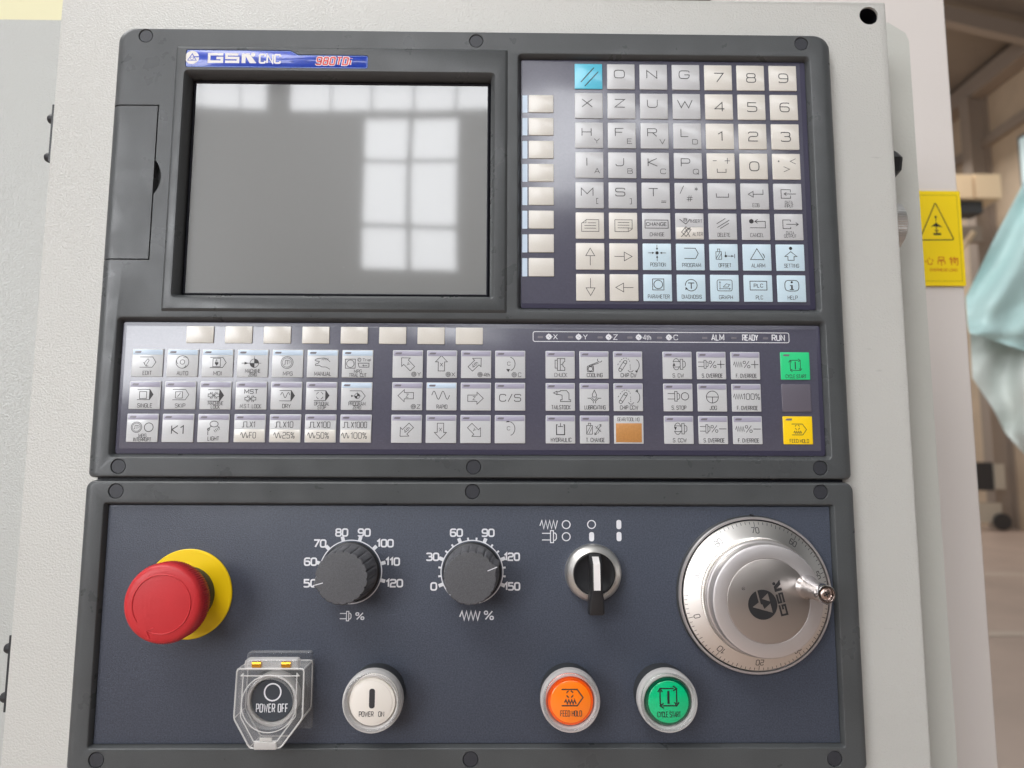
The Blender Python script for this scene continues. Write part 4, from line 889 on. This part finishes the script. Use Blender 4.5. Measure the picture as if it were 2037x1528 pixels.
def rim(L, w, r): tube(b, [pt(x, y, w) for x, y in L]+[pt(*L[0], w), ], r, 6)
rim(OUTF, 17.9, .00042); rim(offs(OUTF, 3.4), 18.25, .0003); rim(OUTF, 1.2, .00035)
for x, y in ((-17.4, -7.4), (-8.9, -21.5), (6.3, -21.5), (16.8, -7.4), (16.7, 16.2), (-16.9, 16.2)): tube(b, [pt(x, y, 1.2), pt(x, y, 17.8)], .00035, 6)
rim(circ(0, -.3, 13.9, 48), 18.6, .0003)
mk('cover_edge_glint', b, 'edge_glint', po, sharp=80)
b = newbm(); rbox(b, -6.6, -22.2, 4.6, -18.6, .5, 18.1, 19.3, .3, cap0=True); rbox(b, -4.0, -18.3, 2.2, -16.6, .3, 18.3, 19.0, .2, cap0=True); mk('latch_tab', b, 'frost', po)

# ================================================================= console housing behind the panels
con = thing('console_housing', 'beige textured sheet-metal console housing behind both panels', 'console', (0, -100, -20))
def Cn(o): o.parent = con; o.matrix_parent_inverse = Matrix.Translation(-con.location); return o
bm = newbm()
CO = lambda ins: rrect(-249.6, -420, 249.2, 289.8, 1.2, 3, ins)
ho = circ(238.6, 280.8, 5.75, 40)
loft(bm, [(CO(0), -34), (CO(0), -10.8), (CO(.3), -10.35), (CO(.9), -10.1)], True, False)
holed(bm, CO(.9), [ho], -10.1); loft(bm, [(ho, -10.1), (circ(238.6, 280.8, 5.75, 40), -11.7)], False, False)
Cn(mk('front_plate', bm, 'paint', None))
b = newbm(); lathe(b, [(6.0, -11.7), (9, -11.9), (9, -30)], 32, 238.6, 280.8); Cn(mk('bore', b, 'dark_void', None, label='dark round hole in the upper right corner'))
for (vt, vb, s1, s2) in ((221.6, 186.0, 213.6, 189.5), (-86.0, -126.5, -93.5, -119.4)):
    b = newbm(); box(b, -253.9, vb, -19, -249.7, vt, -15.5); h = Cn(mk('hinge_leaf', b, 'black', None))
    for s_ in (s1, s2):
        b = newbm(); pr = None
        for r, x in ((3.2, -253.8), (3.0, -255.6), (2.3, -257.0), (.9, -257.5)):
            V = [b.verts.new(pt(x, s_+r*math.cos(2*PI*k/20), -18.5+r*math.sin(2*PI*k/20))) for k in range(20)]
            if pr: strip(b, pr, V)
            pr = V
        b.faces.new(pr); q = mk('bolt_head', b, 'black', None); q.parent = h
# rear body on the right side with chamfered top
b = newbm()
P0 = [(200, -420), (295.0, -420), (293.2, 296), (291.0, 302.5), (279.0, 310.5), (200, 316)]
loft(b, [(P0, -140), (P0, -62), (offs(P0, 1.2), -60)]); Cn(mk('rear_body', b, 'paint_side', None))
b = newbm()     # black hexagon knob and knurled wheel on the right side wall
pr = None
for r, x in ((4.5, 249.3), (8.2, 252), (8.6, 265), (7.6, 267), (4, 267.5)):
    V = [b.verts.new(pt(x, 199.0+r*math.cos(2*PI*k/6+.3), -40+r*math.sin(2*PI*k/6+.3))) for k in range(6)]
    if pr: strip(b, pr, V)
    pr = V
b.faces.new(pr); Cn(mk('side_knob', b, 'black', None, sharp=20, label='black hexagonal knob on the right side'))
b = newbm(); pr = None; n = 120
for r, x in ((8, 249.3), (13.5, 256), (14.6, 257), (14.6, 264), (13.6, 265)):
    V = [b.verts.new(pt(x, 158.0+(r+(0.35 if k % 2 and 256.5 < x < 264.5 else 0))*math.cos(2*PI*k/n), -41+(r+(0.35 if k % 2 and 256.5 < x < 264.5 else 0))*math.sin(2*PI*k/n))) for k in range(n)]
    if pr: strip(b, pr, V)
    pr = V
b.faces.new(pr); Cn(mk('side_thumbwheel', b, 'satin', None, sharp=20, label='knurled silver thumb wheel on the right side'))

# machine body left behind
mb = thing('machine_cabinet', 'pale grey machine cabinet left behind the console', 'machine', (-340, -600, -100))
b = newbm(); box(b, -700, -1400, -500, -262, 305.7, -62); o = mk('side_panel', b, 'cabinet', None); o.parent = mb; o.matrix_parent_inverse = Matrix.Translation(-mb.location)
b = newbm(); box(b, -1100, 250, -520, -200, 900, -505); o = mk('lit_cover', b, 'cover_warm', None, label='warm cream cover above the cabinet edge'); o.parent = mb; o.matrix_parent_inverse = Matrix.Translation(-mb.location)
rc = thing('machine_door', 'tall cream machine door right behind the console', 'machine', (350, -600, -260))
b = newbm(); rbox(b, 240, -1400, 442, 900, 1.5, -330, -250, 1.2); o = mk('door_panel', b, 'paint_pink', None); o.parent = rc; o.matrix_parent_inverse = Matrix.Translation(-rc.location)

# warning sign
ws = thing('warning_sign', 'yellow overhead load warning sign with black triangle on the cream door', 'sign', (419.5, 220, -250))
b = newbm(); L = rrect(-37, -45.4, 23.2, 45.2, 1.2, 3); loft(b, [(L, 0.1), (L, 2.0)]); pl = mk('sign_plate', b, 'sign_yellow', ws)
I = Ink(2.05, 0, 0); I.rect(-33, -41, 20, 41, .25)
I.line(fillet([(14.8, -1.8), (-17.5, -2.2), (-0.6, 34)], True, 2.2, [1]*3), 1.0, True)
I.disc(-1.0, 20, 1.2); I.line([(-1, 19), (-1, 16)], .8); I.poly([(-6.5, 10.4), (-1, 14.5), (5, 10.0), (2, 10.6), (-3.6, 11)]); I.line([(-1, 15), (-1, 4)], .9); I.line([(-4.2, 3.6), (3, 3.6)], 2.0); I.line([(-3.0, 7), (1, 7)], .7)
I.done('ink_dark', pl, 'warning_symbol')
I = Ink(2.05, 0, 0)      # characters of the Chinese caption, as strokes
def ch(I, x, y, s_, S):
    for q in S: I.line([(x+a*s_, y+c*s_) for a, c in q], .75)
ch(I, -27.5, -22, 8, [[(-.4, .4), (-.2, .2)], [(0, .5), (0, .1)], [(.4, .4), (.2, .2)], [(-.4, .05), (.4, .05), (.4, -.45), (-.4, -.45)], [(-.4, -.2), (.4, -.2)]])
ch(I, -9.8, -22, 8, [[(-.45, .05), (-.4, -.2)], [(-.2, .2), (-.15, -.35), (.1, -.45), (.3, -.4), (.3, -.15)], [(0, .4), (.1, .2)], [(.3, .2), (.5, -.05)]])
ch(I, 1.5, -22, 8, [[(-.3, .45), (.3, .45), (.3, .15), (-.3, .15), (-.3, .45)], [(-.4, -.4), (-.4, 0), (.4, 0), (.4, -.4)], [(0, .15), (0, -.55)]])
ch(I, 13.0, -22, 8, [[(-.4, .4), (-.45, .1)], [(-.45, .2), (-.1, .2)], [(-.25, .5), (-.25, -.5)], [(-.45, -.15), (-.08, -.02)], [(.1, .5), (-.05, .1)], [(.05, .3), (.5, .3), (.45, -.4), (.3, -.5)], [(.2, .3), (-.02, -.2)], [(.36, .3), (.1, -.35)]])
I.text('OVERHEAD LOAD', 3, -30.5, 2.4, t=.4, W=25); I.text('WARNING', -22, -30.5, 2.4, t=.4, W=14)
I.done('sign_red', pl, 'caption')

# ================================================================= the hall
def wbox(bm, a, b_):
    (x0, y0, z0), (x1, y1, z1) = a, b_
    V = [bm.verts.new((x, y, z)) for z in (z0, z1) for x, y in ((x0, y0), (x1, y0), (x1, y1), (x0, y1))]
    for f in ((3, 2, 1, 0), (4, 5, 6, 7), (0, 1, 5, 4), (1, 2, 6, 5), (2, 3, 7, 6), (3, 0, 4, 7)): bm.faces.new([V[i] for i in f])
FZ = -1.40
def quad(bm, P): bm.faces.new([bm.verts.new(p) for p in P])
b = newbm(); quad(b, [(-14, -8.4, FZ), (16, -8.4, FZ), (16, 34, FZ), (-14, 34, FZ)]); mk('floor', b, 'floor', kind='structure', recalc=False)
b = newbm(); quad(b, [(-14, 6, FZ+.004), (16, 6, FZ+.004), (16, 6.18, FZ+.004), (-14, 6.18, FZ+.004)]); quad(b, [(-14, 9.6, FZ+.004), (16, 9.6, FZ+.004), (16, 9.85, FZ+.004), (-14, 9.85, FZ+.004)]); mk('floor_marking', b, 'floor_line', kind='structure', recalc=False)
XW = 12.6
b = newbm(); wbox(b, (XW, 8, FZ), (XW+.2, 34, 10.2)); mk('wall', b, 'hall_wall', kind='structure')
b = newbm(); wbox(b, (-2, 33.8, FZ), (XW, 34, 13)); mk('end_wall', b, 'hall_wall', kind='structure')
b = newbm(); V = [(0, 8, 13.2), (XW+.2, 8, 10.2), (XW+.2, 34, 10.2), (0, 34, 13.2)]; quad(b, V); mk('roof', b, 'roof', kind='structure', recalc=False)
def hall_thing(name, label, cat, parts, loc, group=None):
    t = bpy.data.objects.new(name, None); sc.collection.objects.link(t); t.location = loc; t['label'] = label; t['category'] = cat
    if group: t['group'] = group
    for (pn, bm_, mt) in parts:
        o = mk(pn, bm_, mt, None, smooth=False); o.parent = t; o.matrix_parent_inverse = Matrix.Translation(-Vector(loc))
    return t
def hbox(*bs):
    bm_ = newbm()
    for a, c in bs: wbox(bm_, a, c)
    return bm_
for i, (y, lab) in enumerate(((17.4, 'brown steel column nearer the camera, behind the crane carriage'), (23.0, 'farther brown steel column along the hall wall'))):
    hall_thing('steel_column', lab, 'column', [('flange', hbox(((XW-.55, y, FZ), (XW-.5, y+.35, 9.7))), 'steel_beam'), ('flange', hbox(((XW-.06, y, FZ), (XW-.01, y+.35, 9.7))), 'steel_beam'), ('web', hbox(((XW-.5, y+.15, FZ), (XW-.06, y+.19, 9.7))), 'steel_beam')], (XW-.3, y, FZ), 'steel columns along the hall wall')
for y, lab in ((15.0, 'nearest'), (18.9, 'second'), (22.5, 'third'), (27.0, 'farthest')):
    b = newbm(); V = []
    for yy in (y, y+.22):
        V.append([b.verts.new(p) for p in ((XW-.5, yy, 9.72), (XW-.5, yy, 10.1), (1, yy, 12.75), (1, yy, 12.4))])
    strip(b, V[0], V[1]); b.faces.new(V[0][::-1]); b.faces.new(V[1]); tag(mk('roof_rafter', b, 'steel_beam', smooth=False), lab+' sloping steel rafter under the dim hall roof', 'beam', 'rafters under the roof')
tag(mk('eave_beam', hbox(((XW-.45, 9, 9.7), (XW-.02, 33, 10.15))), 'steel_beam', smooth=False), 'long brown eave beam where the hall wall meets the roof', 'beam')
tag(mk('wall_girt', hbox(((XW-.16, 9, 8.35), (XW-.01, 33, 8.6))), 'steel_beam', smooth=False), 'thin brown girt running along the hall wall below the eave', 'beam')
hall_thing('crane_end_carriage', 'cream crane end carriage beside the steel column', 'crane', [('carriage', hbox(((9.4, 16.0, 6.4), (11.1, 16.8, 6.98))), 'girder'), ('end_plate', hbox(((11.14, 15.97, 6.4), (11.75, 16.8, 6.98))), 'girder'), ('wheel_box', hbox(((9.9, 16.15, 6.1), (11.4, 16.6, 6.38))), 'box_dark')], (10.2, 16.4, 6.4))
hall_thing('crane_bracket', 'brown crane bracket beam below the end carriage', 'bracket', [('arm', hbox(((11.3, 17.1, 5.7), (XW-.6, 17.3, 6.1))), 'steel_beam'), ('brace', (lambda bm_: (tube(bm_, [Vector((11.7, 17.0, 5.9)), Vector((10.5, 17.0, 4.4))], .07, 6), bm_)[1])(newbm()), 'girder')], (11.2, 17.3, 5.6))
hall_thing('hall_window', 'tall bright window at the right edge of the hall wall', 'window', [('frame', hbox(((XW-.06, 14.2, 4.6), (XW-.01, 16.4, 8.1))), 'mullion'), ('pane', hbox(((XW-.09, 14.3, 4.7), (XW-.07, 16.3, 8.0))), 'far_glass')], (XW, 15.5, 3.5))
hall_thing('electric_box', 'dark electric box with pale door on the far wall', 'electric box', [('body', hbox(((XW-1.25, 17.0, -.45), (XW-.85, 17.3, .22))), 'box_dark'), ('door', hbox(((XW-.84, 16.95, -.42), (XW-.6, 17.3, .18))), 'box_pale')], (XW-.7, 17.3, -.5))
hall_thing('welding_cart', 'small pale cart with dark wheel beside the far column', 'cart', [('body', hbox(((11.2, 17.0, -1.2), (11.9, 17.3, -.75))), 'box_pale'), ('wheel', (lambda bm_: (tube(bm_, [Vector((11.85, 16.9, -1.18)), Vector((11.85, 17.0, -1.18))], .2, 14), bm_)[1])(newbm()), 'box_dark')], (11.5, 17.2, FZ))
# teal plastic sheeting hanging over a machine, 2.2 m away
def at(x, y, Y):
    d = r2*((x-PW/2)/FPX) - u2*((y-PH/2)/FPX) + fwd; t = (Y-CP.y)/d.y; return CP+d*t
def sheet(rowsP, name, mt, label, dep):
    b = newbm(); NR = 6; NC = 28; G8 = []; edge = []
    for q in range(len(rowsP)-1):
        for e in range(NR if q < len(rowsP)-2 else NR+1):
            f = e/NR; p0, p1 = rowsP[q], rowsP[q+1]; edge.append((p0[0]+(p1[0]-p0[0])*f, p0[1]+(p1[1]-p0[1])*f, p0[2]+(p1[2]-p0[2])*f))
    for i, (x0, y0, y1) in enumerate(edge):
        row = []
        for k in range(NC+1):
            f = k/NC; x = x0+(2230-x0)*f; y = y0+(y1-y0)*f
            D = dep+0.035*math.sin(f*9+i*.12)+0.02*math.sin(f*23+i*.31+1)+0.012*math.sin(i*.8+f*14)
            row.append(b.verts.new(at(x, y, D)))
        G8.append(row)
    for ra, rb in zip(G8, G8[1:]):
        for k in range(NC): b.faces.new((ra[k], ra[k+1], rb[k+1], rb[k]))
    return tag(mk(name, b, mt, sharp=180), label, 'plastic sheet', 'plastic sheeting at the right edge')
sheet([(2110, 225, 200), (2037, 362, 330), (1975, 480, 450), (1921, 592, 600), (1924, 640, 700), (1928, 662, 760)], 'plastic_sheeting', 'tarp', 'pale teal plastic sheeting draped at the right edge', 2.2)
sheet([(1929, 640, 600), (1934, 752, 700), (1975, 812, 790), (2000, 862, 850), (2045, 912, 905), (2100, 960, 960)], 'plastic_sheeting', 'tarp_white', 'whitish clear plastic sheeting hanging under the teal one', 2.28)
# rear wall of the hall, behind the photographer, with its windows (seen in the screen)
b = newbm(); wbox(b, (-13, -8.4, FZ), (14, -8.2, 9)); mk('rear_wall', b, 'rear_wall', kind='structure')
def win(xs, zs, label, g_=.02):
    x0, x1, z0, z1 = xs[0], xs[-1], zs[0], zs[-1]; fr = newbm(); parts = []
    wbox(fr, (x0-.06, -8.2, z0-.06), (x1+.06, -8.14, z1+.06)); parts.append(('frame', fr, 'mullion'))
    for a0, a1 in zip(xs, xs[1:]):
        for c0, c1 in zip(zs, zs[1:]):
            p = newbm(); wbox(p, (a0+g_, -8.13, c0+g_), (a1-g_, -8.1, c1-g_)); parts.append(('pane', p, 'win_light'))
    return hall_thing('rear_window', label, 'window', parts, ((x0+x1)/2, -8.2, z0), 'daylit windows behind the photographer')
def span(a, b_, n): return [a+(b_-a)*k/n for k in range(n+1)]
win([-1.70, -1.11, -0.50], [2.33, 2.91, 3.75, 4.33], 'tall six-pane window behind the photographer', .035)
win(span(-2.64, -0.05, 5), [4.42, 5.0], 'high five-pane window strip behind the photographer')
win(span(0.15, 4.4, 8), [3.9, 4.55], 'longer high window strip on the right behind the photographer')
win([-4.05, -3.72, -3.24, -2.91], [4.42, 5.0], 'short high window left of the dark pillar')
win(span(-9.5, -4.3, 5), span(0.2, 4.6, 4), 'very large many-pane window far left behind the photographer', .05)
b = newbm(); wbox(b, (-13, -8.4, FZ), (14, -8.2, 9)); mk('rear_wall', b, 'rear_wall', kind='structure')
